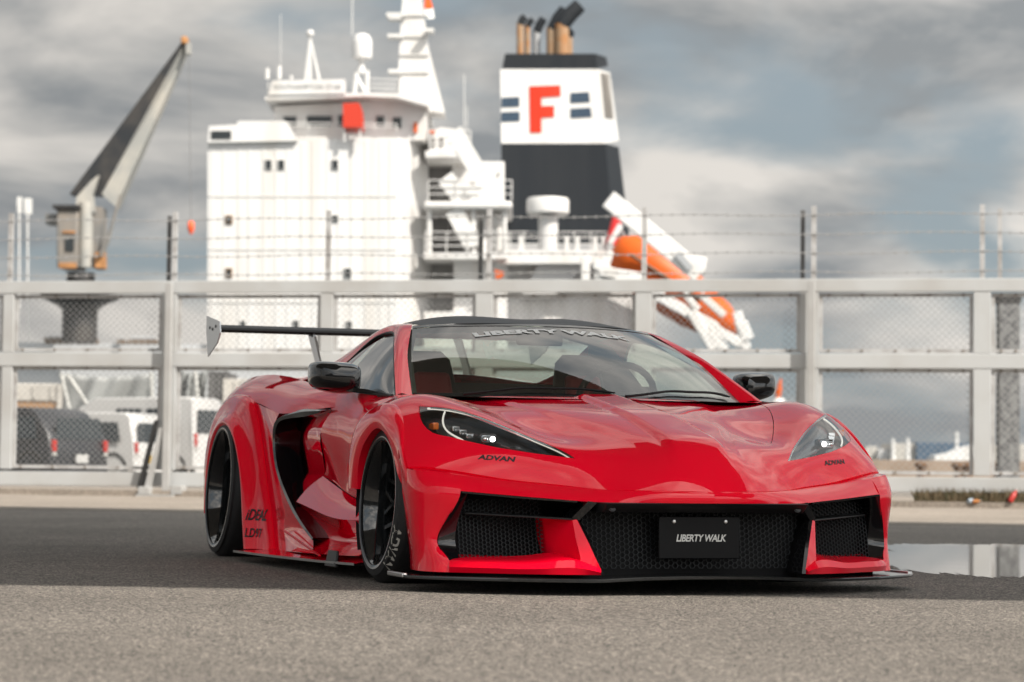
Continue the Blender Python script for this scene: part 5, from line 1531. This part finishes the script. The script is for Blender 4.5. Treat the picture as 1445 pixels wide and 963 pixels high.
# after deck
wobj(srect(700, 353, 893, 372, SD + 2, SD + 9), 'after_deck', SWHITE)
wobj(srect(716, 372, 893, 480, SD + 4, SD + 9), 'after_house', SWHITE)
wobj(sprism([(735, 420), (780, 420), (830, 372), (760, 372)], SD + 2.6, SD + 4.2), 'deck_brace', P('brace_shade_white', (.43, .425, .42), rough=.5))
railing([Sp(716, 353, SD + 2.2), Sp(880, 353, SD + 2.2)], h=.95, sp=.8)
for px in (735, 800, 815, 840, 852):
    wobj(srect(px - 3, 333, px + 3, 356, SD + 2.1, SD + 2.4), 'rail_locker', SWHITE2)
for i, px in enumerate(range(745, 893, 24)):
    wobj(srect(px - 1, 425, px + 1, 478, SD + 3.93, SD + 4.02), 'wall_rib', SWHITE2)
wobj(sprism([(698, 380), (712, 385), (708, 392), (700, 394)], SD + 1, SD + 1.6), 'lifebuoy', SORANGE)
wobj(MB().tube([Sp(873, 300, SD + 2), Sp(862, 345, SD + 2)], .28, 8), 'hose_reel', P('hose_red', (.6, .03, .03), rough=.5), smooth=50)
# lifeboat on its launching ramp
boat = empty('lifeboat', tuple(Sp(950, 420, SD + 1)), 0, 'orange enclosed lifeboat hung nose down on white ramp at the stern of the ship', 'lifeboat')
ax0, ax1 = Sp(868, 346, SD + 1), Sp(1048, 462, SD + 1)
axv = (ax1 - ax0).normalized(); sid = Vector((0, 1, 0)); upv = axv.cross(sid).normalized()
if upv.z < 0: upv = -upv
Lb = (ax1 - ax0).length
rings = []
for t, rw, rh, dz in ((0, .5, .6, .1), (.04, 1.0, 1.1, .05), (.15, 1.4, 1.5, 0), (.4, 1.6, 1.65, -.1), (.65, 1.5, 1.55, -.15), (.85, 1.15, 1.2, -.2), (.96, .6, .7, -.25), (1.0, .1, .15, -.3)):
    c = ax0 + axv * (t * Lb) + upv * dz
    rings.append([c + sid * (rw * math.cos(u)) + upv * (rh * (math.sin(u) if math.sin(u) < 0 else math.sin(u) * (.95 if .1 < t < .6 else .7))) for u in np.linspace(0, 2 * math.pi, 16, endpoint=False)])
mb = MB().grid(rings, wrap=True); mb.f.append(tuple(range(16))[::-1])
wobj(mb, 'boat_hull', SORANGE, boat, smooth=50)
c = ax0 + axv * (.22 * Lb) + upv * 1.1
wobj(MB().hexa([c + axv * a + sid * b + upv * d for d in (0, .7) for a, b in ((-.8, -.6), (.9, -.6), (.9, .6), (-.8, .6))]), 'boat_cabin', SORANGE, boat, bevel=.12)
wobj(MB().tube([ax0 + axv * (t * Lb) + upv * -.15 - sid * 1.58 for t in (.12, .4, .66)], .10, 6), 'rubbing_strake', P('boat_dark', (.10, .05, .02), rough=.6), boat)
davit = empty('boat_ramp', tuple(Sp(940, 470, SD)), 0, 'white steel launching ramp of beams around the orange lifeboat', 'boat ramp')
for (x0, y0, x1, y1, w, D) in ((858, 281, 988, 388, .95, 122.6), (845, 383, 905, 392, .5, 122.4), (925, 416, 1012, 464, .55, 122.2), (838, 372, 940, 425, .5, 122.4), (975, 440, 1008, 494, .5, 122.1), (1000, 470, 1024, 494, .45, 122.1),
                               (1040, 440, 1053, 494, .5, 122.2), (1010, 466, 1046, 486, .5, 122.1), (988, 416, 1022, 446, .35, 122.2), (860, 345, 876, 318, .3, 122.5), (850, 390, 862, 355, .35, 122.5), (826, 362, 826, 400, .45, 122.5),
                               (842, 395, 858, 362, .4, 122.5), (1046, 455, 1056, 480, .6, 122.1), (965, 414, 985, 438, .35, 122.1)):
    wobj(MB().bar(Sp(x0, y0, D), Sp(x1, y1, D), w, .35, up=(0, 1, 0)), 'ramp_beam', SWHITE, davit, bevel=.05)
wobj(MB().bar(Sp(968, 372, 122.8), Sp(995, 377, 122.8), .9, .6, up=(0, 1, 0)), 'ramp_winch', SWHITE, davit, bevel=.08)
wobj(MB().bar(Sp(955, 358, 122.4), Sp(975, 380, 122.4), .35, .3, up=(0, 1, 0)), 'ramp_hook', SGREY, davit)
# the marker beyond the far mirror
bu = empty('channel_buoy', tuple(at(1099, 600, Y=118)), 0, 'small orange and white marker above the far door mirror', 'marker')
wobj(MB().tube([at(1099, 640, Y=118), at(1099, 572, Y=118), at(1099, 562, Y=118)], [.3, .45, .2], 8), 'marker_post', SWHITE2, bu, smooth=50)
wobj(MB().tube([at(1097, 562, Y=118), at(1099, 552, Y=118), at(1102, 534, Y=118)], [.12, .17, .03], 8), 'marker_flag', SORANGE, bu, smooth=50)

# ================================================================== deck crane
CD = 121.0
crane = empty('deck_crane', tuple(at(112, 483, Y=CD)), 0, 'grey deck crane with raised dark boom on the ship left of the bridge', 'crane')
CG = P('crane_grey', (.15, .147, .14), rough=.6, noise=.6, nscale=.8, ncol=(.27, .22, .17))
CDK = P('crane_dark', (.012, .014, .017), rough=.55, noise=.4, nscale=.7, ncol=(.09, .075, .06))
CW = P('crane_white', (.27, .27, .255), rough=.5, noise=.5, nscale=.7, ncol=(.46, .42, .36))
CO_ = P('crane_orange', (.40, .19, .07), rough=.7, noise=.7, nscale=2)
c_ = at(112, 483, Y=CD); s_ = CD / FPX
wobj(MB().lathe([(25 * s_, 0), (25 * s_, 45 * s_), (33 * s_, 52 * s_), (57 * s_, 63 * s_), (57 * s_, 66 * s_), (20 * s_, 68 * s_), (20 * s_, 98 * s_)], 16, c=tuple(c_)), 'pedestal', CDK, crane, smooth=30)
def crect(x0, y0, x1, y1, d0=0, d1=2.0): return MB().prism([at(a, b, Y=CD + d0) for a, b in ((x0, y1), (x1, y1), (x1, y0), (x0, y0))], (0, d1 - d0, 0))
wobj(crect(80, 296, 110, 378, -1, 1.4), 'crane_house', CG, crane, bevel=.08)
wobj(crect(83, 371, 108, 378.5, -1.05, -.9), 'house_skirt', CO_, crane)
wobj(crect(92, 336, 104, 354, -1.08, -.95), 'house_window', SDARK, crane)
wobj(crect(88, 326, 106, 329, -1.08, -.95), 'house_trim', CO_, crane)
wobj(crect(64, 302, 84, 316, -.5, .8), 'crane_platform', CG, crane)
wobj(crect(74, 289, 112, 294, -1.2, 1.4), 'crane_platform', CDK, crane)
wobj(MB().tube([at(121, 378, Y=CD - .4), at(121, 286, Y=CD - .4)], .36, 12), 'crane_column', CW, crane, smooth=50)
wobj(crect(130, 292, 143, 378, -.4, 1.2), 'crane_house', CG, crane)
wobj(MB().prism([at(a, b, Y=CD - .6) for a, b in ((106, 300), (134, 300), (130, 275), (139, 247), (128, 256), (108, 278))], (0, .5, 0)), 'crane_horn', CW, crane)
wobj(crect(134, 356, 146, 378, -.8, .2), 'winch', CO_, crane)
wobj(MB().tube([at(142, 360, Y=CD - 1), at(152, 340, Y=CD - 1), at(170, 275, Y=CD - 1)], [.12, .12, .05], 6), 'luffing_ram', CG, crane)
bt0 = [at(98, 274, Y=CD), at(143, 274, Y=CD), at(163, 292, Y=CD + .5)]
bt1 = [at(256, 60, Y=CD), at(260.5, 60, Y=CD), at(264, 72, Y=CD + .5)]
dv_ = Vector((0, 1.4, 0))
wobj(MB().hexa([bt0[0], bt0[1], bt0[1] + dv_, bt0[0] + dv_, bt1[0], bt1[1], bt1[1] + dv_ * .5, bt1[0] + dv_ * .5]), 'boom_plate', CDK, crane)
wobj(MB().hexa([bt0[1] + Vector((.02, -.02, 0)), bt0[2], bt0[2] + dv_, bt0[1] + dv_, bt1[1] + Vector((.02, -.02, 0)), bt1[2], bt1[2] + dv_ * .5, bt1[1] + dv_ * .5]), 'boom_side', CW, crane)
wobj(crect(255, 51, 264, 62, -.2, .6), 'boom_head', CO_, crane, bevel=.08)
wobj(crect(262, 60, 268, 76, -.1, .5), 'boom_sheave', CW, crane)
wobj(MB().tube([at(267, 76, Y=CD), at(269.5, 314, Y=CD)], .02, 5), 'hoist_wire', P('steel_wire', (.16, .16, .16), rough=.5), crane)
wobj(MB().tube([at(269.5, 311, Y=CD), at(269.5, 315, Y=CD), at(269.5, 324, Y=CD), at(269.5, 331, Y=CD)], [.04, .17, .17, .05], 8), 'hook_block', P('hook_orange', (.75, .10, .03), rough=.5), crane, smooth=50)
for (x0, y0, x1, y1) in ((24, 278, 30, 300), (34, 280, 44, 302)):
    q = empty('deck_vent', tuple(at((x0 + x1) / 2, 483, Y=CD + 8)), 0, 'pale vent post standing on the ship beyond the crane', 'vent', 'pale vents on the ship beyond the crane')
    wobj(MB().tube([at((x0 + x1) / 2, 483, Y=CD + 8), at((x0 + x1) / 2, y0 + 12, Y=CD + 8)], .05, 6), 'vent_stem', SWHITE2, q)
    wobj(MB().prism([at(a, b, Y=CD + 8) for a, b in ((x0, y1), (x1, y1), (x1, y0), (x0, y0))], (0, .3, 0)), 'vent_head', SWHITE2, q)
for i, (x0, x1) in enumerate(((62, 98), (104, 135), (165, 178), (182, 222))):
    q = empty('hatch_gear', tuple(at((x0 + x1) / 2, 484, Y=CD + 2)), 0, ('low rusty winch box at the foot of the crane pedestal', 'brown winch box right against the crane pedestal', 'small dark bollard pair on the ship deck', 'row of dark mooring gear along the ship deck')[i], 'deck gear')
    wobj(MB().prism([at(a, b, Y=CD + 2) for a, b in ((x0, 485), (x1, 485), (x1, 480 if i > 1 else 477), (x0, 480 if i > 1 else 477))], (0, 1, 0)), 'gear_body', P('deck_gear_brown', (.17, .13, .10), rough=.7), q)
    wobj(MB().tube([at(x0 + 3, 478, Y=CD + 2.4), at(x1 - 3, 478, Y=CD + 2.4)], .12, 6), 'gear_drum', SGREY, q)
# ================================================================== vehicles behind the gate
CARW = P('van_white', (.42, .415, .405), rough=.3, coat=.6)
CARD = P('hatch_dark', (.008, .009, .012), rough=.4, coat=.3)
VGL = P('vehicle_glass', (.02, .026, .03), rough=.1, spec=.4)
VTY = P('vehicle_tyre', (.02, .02, .02), rough=.8)
VRIM = P('vehicle_rim', (.42, .42, .42), rough=.4, metal=.5)
VRED = P('vehicle_tail_red', (.32, .015, .01), rough=.3)
VWL = P('vehicle_clear_lamp', (.35, .34, .32), rough=.25)
def vehicle(label, px, Y, yaw, Lc, Wc, Hc, prof, mat, cat='car', rack=False, clad=None):
    """Small boxy vehicle; local x runs from rear (0) to front (Lc); the rear stands at pixel px."""
    base = at(px, 660, Y=Y)
    o = empty('parked_van' if cat == 'van' else 'parked_car', (base.x, Y, 0), math.pi - yaw, label, cat, 'vehicles parked beyond the gate')
    # local frame: x forward, y to the far side, z up. After rotation forward points left and away.
    N = len(prof)
    def ring(y, k, dz=0):
        return [(x * 1.0 + (0 if k == 1 else (Lc / 2 - x) * .02), y * k_at(z, k), z) for x, z in prof]
    def k_at(z, k): return 1 - .10 * max(0, (z - Hc * .55) / (Hc * .45)) if k == 1 else (1 - .10 * max(0, (z - Hc * .55) / (Hc * .45))) * .94
    rows = [[(x, -Wc / 2 * .80, z) for x, z in [(a, b) for a, b in prof]]]
    rows = []
    for f in (-1, -.93, 0, .93, 1):
        r = []
        for x, z in prof:
            tum = 1 - .13 * max(0, (z - Hc * .55) / (Hc * .45))
            ins = .035 if abs(f) == 1 else 0
            cx, cz = Lc / 2, Hc * .5
            r.append((x + (cx - x) * ins * .5, f * Wc / 2 * tum, z + (cz - z) * ins))
        rows.append(r)
    mb = MB().grid(rows, wrap=True)
    mb.f.append(tuple(range(N))); mb.f.append(tuple(range(4 * N, 5 * N))[::-1])
    mb.obj('body', mat, o, smooth=45)
    def side_y(z, s): return s * (Wc / 2 * (1 - .13 * max(0, (z - Hc * .55) / (Hc * .45))) + .006)
    def pane(x0, x1, x2, x3, z0, z1, s):
        q = [(x0, side_y(z0, s), z0), (x1, side_y(z0, s), z0), (x2, side_y(z1, s), z1), (x3, side_y(z1, s), z1)]
        MB().prism([Vector(v) for v in q], (0, .012 * s, 0)).obj('side_window', VGL, o)
    zb, zt = Hc * .58, Hc * .86
    for s in (1, -1):
        n_ = 3 if Lc > 3.6 else 2
        xa, xb = .32, Lc * .68
        for i in range(n_):
            u0, u1 = xa + (xb - xa) * i / n_ + .04, xa + (xb - xa) * (i + 1) / n_ - .04
            pane(u0, u1, u1 - (.25 if i == n_ - 1 else .02), u0 + (.12 if i == 0 else .02), zb, zt, s)
    # rear glass, lamps, plate, bumper
    xr = lambda z: np.interp(z, [prof[0][1], prof[-1][1], prof[-2][1]], [prof[0][0], prof[-1][0], prof[-2][0]])
    za, zc2 = Hc * .58, Hc * .85
    MB().hexa([Vector(v) for v in ((xr(za) - .012, -Wc * .40, za), (xr(za) - .012, Wc * .40, za), (xr(za) + .01, Wc * .40, za), (xr(za) + .01, -Wc * .40, za),
                                   (xr(zc2) - .012, -Wc * .36, zc2), (xr(zc2) - .012, Wc * .36, zc2), (xr(zc2) + .01, Wc * .36, zc2), (xr(zc2) + .01, -Wc * .36, zc2))]).obj('rear_window', VGL, o)
    for s in (1, -1):
        MB().box((-.015, min(s * Wc * .41, s * Wc * .475), Hc * .42), (.05, max(s * Wc * .41, s * Wc * .475), Hc * .57)).obj('tail_lamp', VRED, o, bevel=.01)
        MB().box((-.012, min(s * Wc * .41, s * Wc * .475), Hc * .37), (.05, max(s * Wc * .41, s * Wc * .475), Hc * .415)).obj('reverse_lamp', VWL, o)
    MB().box((-.04, -Wc * .47, .20), (.02, Wc * .47, .40)).obj('rear_bumper', mat if clad is None else clad, o, bevel=.03)
    MB().box((-.055, -.17, .42), (-.015, .17, .58)).obj('plate', P('yellow_plate', (.65, .42, .06), rough=.5) if cat == 'car' and mat is CARW else P('white_plate', (.38, .38, .37), rough=.5), o)
    for x in (.55, Lc - .62):
        for s in (1, -1):
            w = empty('wheel', (x, s * (Wc / 2 - .08), .29)); w.parent = o
            w.rotation_euler = (R(-90) * s, 0, 0)
            MB().lathe([(.17, .03), (.24, .05), (.285, .03), (.29, -.02), (.29, -.12), (.2, -.14)], 20, close=True).obj('tyre', VTY, w, smooth=40)
            MB().lathe([(0, .03), (.05, .035), (.06, .015), (.15, .02), (.18, .04), (.185, -.1)], 20).obj('rim', VRIM, w, smooth=30)
            ar = MB()
            MB().lathe([(.30, .070), (.36, .070), (.36, .082), (.30, .082)], 24, close=True).obj('arch_shadow_trim', VTY if clad is None else clad, w)
    for s in (1, -1):
        MB().cbox((Lc * .72, s * (Wc / 2 + .08), Hc * .60), (.10, .16, .13)).obj('door_mirror', mat, o, bevel=.03)
        MB().bar((Lc * .44, side_y(Hc * .5, s), Hc * .50), (Lc * .50, side_y(Hc * .5, s), Hc * .50), .03, .03).obj('door_handle', mat, o)
    if rack:
        for x in (.5, 1.2, 1.9):
            MB().box((x, -Wc * .40, Hc + .01), (x + .05, Wc * .40, Hc + .06)).obj('roof_bar', VTY, o)
    return o
KEI = [(.0, .25), (3.35, .25), (3.38, .55), (3.2, .78), (2.75, .90), (2.25, 1.44), (1.9, 1.50), (.35, 1.50), (.18, 1.42), (.05, .95), (.0, .6)]
VAN = [(.0, .28), (3.38, .28), (3.40, .7), (3.25, .98), (2.85, 1.75), (2.6, 1.88), (.22, 1.90), (.10, 1.84), (.02, 1.0), (.0, .6)]
HAT = [(.02, .25), (4.0, .25), (4.05, .5), (3.9, .72), (3.0, .92), (2.35, 1.44), (1.9, 1.50), (.65, 1.47), (.45, 1.38), (.06, .95), (.0, .6)]
vehicle('dark hatchback with red tail lamps parked beyond the gate mesh', 113, 46.5, R(30), 4.05, 1.70, 1.50, HAT, CARD)
vehicle('small white hatchback with yellow plate parked beside the dark hatchback', 216, 52, R(24), 3.4, 1.48, 1.50, KEI, CARW)
vehicle('white van with high roof parked behind the small white hatchback', 252, 63, R(24), 3.4, 1.48, 1.90, VAN, CARW, 'van', rack=True)
vehicle('white van with tall red tail lamps seen right of the guide post', 297, 54, R(22), 3.4, 1.50, 1.90, VAN, CARW, 'van')
vehicle('dark hatchback mostly hidden beyond the leftmost gate post', -6, 47, R(30), 4.05, 1.70, 1.50, HAT, P('hatch_green', (.02, .035, .028), rough=.3, coat=.8))

# tarpaulin stretched on poles behind them
tp = empty('tarpaulin_shelter', tuple(at(150, 668, Y=66)), 0, 'grey translucent tarpaulin hung on white poles behind the parked cars', 'tarpaulin')
TARP = P('tarpaulin', (.24, .25, .245), rough=.5, noise=.5, nscale=.9, ncol=(.16, .168, .168))
def tarp(x0, x1, y0, y1, Y, nm='sheet'):
    G_ = []
    for i in range(15):
        r = []
        for j in range(25):
            u, v = j / 24, i / 14
            p = at(x0 + (x1 - x0) * u, y0 + (y1 - y0) * v + 5 * math.sin(u * math.pi) * (1 - v), Y=Y)
            r.append((p.x, p.y + .35 * math.sin(u * 9 + v * 4) * (.3 + v) + .12 * math.sin(u * 27 + v * 9), p.z))
        G_.append(r)
    o_ = wobj(MB().grid(G_), nm, TARP, tp, smooth=60)
    sl = o_.modifiers.new('thickness', 'SOLIDIFY'); sl.thickness = .02
tarp(86, 218, 527, 640, 66)
tarp(252, 292, 522, 640, 67)
for (x0, y0, x1, y1) in ((95, 528, 137, 592), (213, 526, 218, 640), (86, 527, 112, 640), (275, 524, 283, 600)):
    wobj(MB().tube([at(x0, y0, Y=65.4), at(x1, y1, Y=65.4)], .05, 8), 'pole', P('pole_white', (.42, .42, .40), rough=.5), tp, smooth=50)
# boxes and containers further back
def container(label, x0, y0, x1, Y, m1, m2=None, ysplit=None, depth=3, group=None):
    a = at(x0, 600, Y=Y).x; b = at(x1, 600, Y=Y).x; top = at((x0 + x1) / 2, y0, Y=Y).z
    o = empty('storage_container', ((a + b) / 2, Y, 0), 0, label, 'container', group)
    zs = at((x0 + x1) / 2, ysplit, Y=Y).z if ysplit else 0.0
    hw = (b - a) / 2
    MB().box((-hw, 0, zs), (hw, depth, top)).obj('upper_box', m1, o, bevel=.03)
    if ysplit: MB().box((-hw + .02, .05, 0.12), (hw - .02, depth - .05, zs)).obj('lower_box', m2, o, bevel=.02)
    n = max(3, int((b - a) / .5))
    for i in range(n):
        x = -hw + (i + .5) * 2 * hw / n
        MB().box((x - .04, -.04, zs + .08), (x + .04, .0, top - .08)).obj('corrugation', m1, o)
    for s in (-1, 1):
        MB().box((s * hw - .08, -.06, 0), (s * hw + .08, .1, top)).obj('corner_post', m1, o)
    return o
CREAM = P('container_cream', (.44, .42, .385), rough=.6, noise=.4, nscale=1)
TAN = P('container_tan', (.28, .17, .09), rough=.7, noise=.6, nscale=2, ncol=(.25, .15, .09))
BLU = P('container_blue', (.06, .10, .15), rough=.6, noise=.5, nscale=1)
container('cream box over tan crates left of the tarpaulin', -40, 541, 84, 72, CREAM, TAN, 566)
container('white container seen just right of the tarpaulin', 318, 535, 345, 74, CREAM)
container('dark container between tarpaulin and white container', 296, 524, 318, 75, P('container_dark', (.08, .08, .08), rough=.7))
# far shore on the right
shore = MB().box((20, 480, -3), (900, 560, 1.2)).obj('far_shore', P('shore_grey', (.22, .21, .20), rough=.9)); tag(shore, kind='structure')
for i, (x0, x1, y0, m_, lb) in enumerate(((1222, 1238, 630, CREAM, 'pale shed at the near end of the far shore'), (1240, 1256, 634, P('shed_grey', (.4, .4, .4), rough=.6), 'grey shed with orange patch on the far shore'),
                                (1258, 1292, 626, CREAM, 'white shed beside the dark blue hull on the far shore'), (1294, 1372, 625, BLU, 'dark blue shed on the far shore'), (1395, 1412, 628, CREAM, 'white shed seen between the two right gate posts'),
                                (1440, 1475, 627, CREAM, 'white shed at the end of the far shore beyond the dark pillar'))):
    container(lb, x0, y0, x1, 478 - i * 2, m_, depth=14)
for i, (px, y0) in enumerate(((1260, 619), (1281, 618), (1350, 610))):
    q = empty('mast', tuple(at(px, 655, Y=430)), 0, 'thin white boat mast in front of the far shore', 'mast', 'white boat masts before the far shore')
    wobj(MB().tube([at(px, 655, Y=430), at(px, y0, Y=430)], [.5, .25], 6), 'mast_pole', SWHITE2, q)
    wobj(MB().prism([at(a, b, Y=429) for a, b in ((px - 8, 650), (px + 8, 650), (px + 5, 657), (px - 6, 657))], (0, 4, 0)), 'boat_hull', SWHITE, q)
wh = empty('white_barge', tuple(at(1350, 655, Y=420)), 0, 'white slanting boat before the dark blue shed on the far shore', 'boat')
wobj(MB().prism([at(a, b, Y=420) for a, b in ((1318, 652), (1372, 652), (1376, 628), (1360, 632), (1340, 640), (1320, 643))], (0, 6, 0)), 'boat_hull', SWHITE, wh)
# quay parapet, seen under the mid rail on the right
qp = MB().box((-118, 82.6, -.02), (118, 83.15, .80)); qpo = qp.obj('quay_wall', P('parapet_tan', (.25, .195, .15), rough=.85, noise=.6, nscale=1.2, ncol=(.17, .125, .09))); tag(qpo, 'low tan concrete wall along the quay edge beyond the gate', 'wall')
for i, px in enumerate((1300, 1352, 1365, 1408)):
    q = empty('bollard', (at(px, 670, Y=80).x, 80, 0), 0, 'rusty mooring bollard standing before the tan quay wall', 'bollard', 'rusty bollards before the quay wall')
    MB().lathe([(.16, 0), (.14, .35), (.13, .5), (.22, .58), (.22, .68), (.1, .74), (0, .75)], 12).obj('bollard_body', P('rusty_iron', (.12, .07, .04), rough=.8), q, smooth=40)
# dark perforated pillar behind the gate
pil = empty('perforated_pillar', (at(1425, 600, Y=38).x, 38, 0), 0, 'dark perforated square pillar standing behind the right end of the gate', 'pillar')
hp_ = at(1425, 416, Y=38).z; hw = 14 * 38 / FPX
MB().box((-hw, 0, 0), (hw, .3, hp_)).obj('pillar_core', P('pillar_grey', (.16, .165, .165), rough=.6, noise=.9, nscale=9, ncol=(.04, .04, .045)), pil)
MB().box((-hw - .02, -.02, hp_ - .12), (hw + .02, .32, hp_ + .01)).obj('pillar_cap', P('pillar_cap', (.03, .03, .03), rough=.6), pil)

# dry weeds and litter caught under the gate
wd = MB()
for i in range(2600):
    px = random.uniform(1292, 1500)
    p = G(px, 700); X = p.x
    b = gp(X, .06, random.uniform(-.24, .24))
    h = random.uniform(.05, .22); dx_ = random.uniform(-.10, .10); dy_ = random.uniform(-.08, .08)
    w_ = random.uniform(.004, .010)
    t = b + Vector((dx_, dy_, h)); m2 = b + Vector((dx_ * .3, dy_ * .3, h * .55))
    k = len(wd.v)
    wd.v += [tuple(b - GX * w_), tuple(b + GX * w_), tuple(m2 + GX * w_ * .8), tuple(m2 - GX * w_ * .8), tuple(t)]
    wd.f += [(k, k + 1, k + 2, k + 3), (k + 3, k + 2, k + 4)]
wo = wd.obj('dry_weeds', P('dry_weed', (.13, .095, .055), rough=.9, noise=1.0, nscale=14, ncol=(.035, .035, .015)), fix=False); tag(wo, 'dry weeds caught along the kerb under the gate', 'weeds', kind='stuff')
def litter(name, label, px, w, h, mat, tilt=80):
    b = gp(G(px, 700).x, .06 + w * .45, .27)
    o = empty(name, tuple(b), 0, label, 'litter')
    o.rotation_euler = (R(random.uniform(-15, 15)), R(tilt), R(random.uniform(-60, 60)))
    MB().lathe([(w * .42, 0), (w * .5, .02), (w * .5, h * .6), (w * .3, h * .78), (w * .16, h * .86), (w * .16, h)], 12).obj('container_body', mat, o, smooth=45)
    MB().lathe([(w * .19, 0), (w * .19, h * .08), (0, h * .09)], 10, c=(0, 0, h * .98)).obj('cap', P('cap_white', (.42, .42, .41), rough=.5), o)
litter('drink_bottle', 'red drink bottle lying in the weeds under the gate', 1425, .07, .18, P('bottle_red', (.32, .02, .015), rough=.4), 35)
litter('drink_bottle', 'small orange bottle in the weeds under the gate', 1373, .05, .10, P('bottle_orange', (.30, .11, .02), rough=.5))
litter('plastic_bottle', 'pale blue plastic bottle standing in the weeds by the gate post', 1367, .06, .13, P('bottle_blue', (.30, .35, .40), rough=.4))
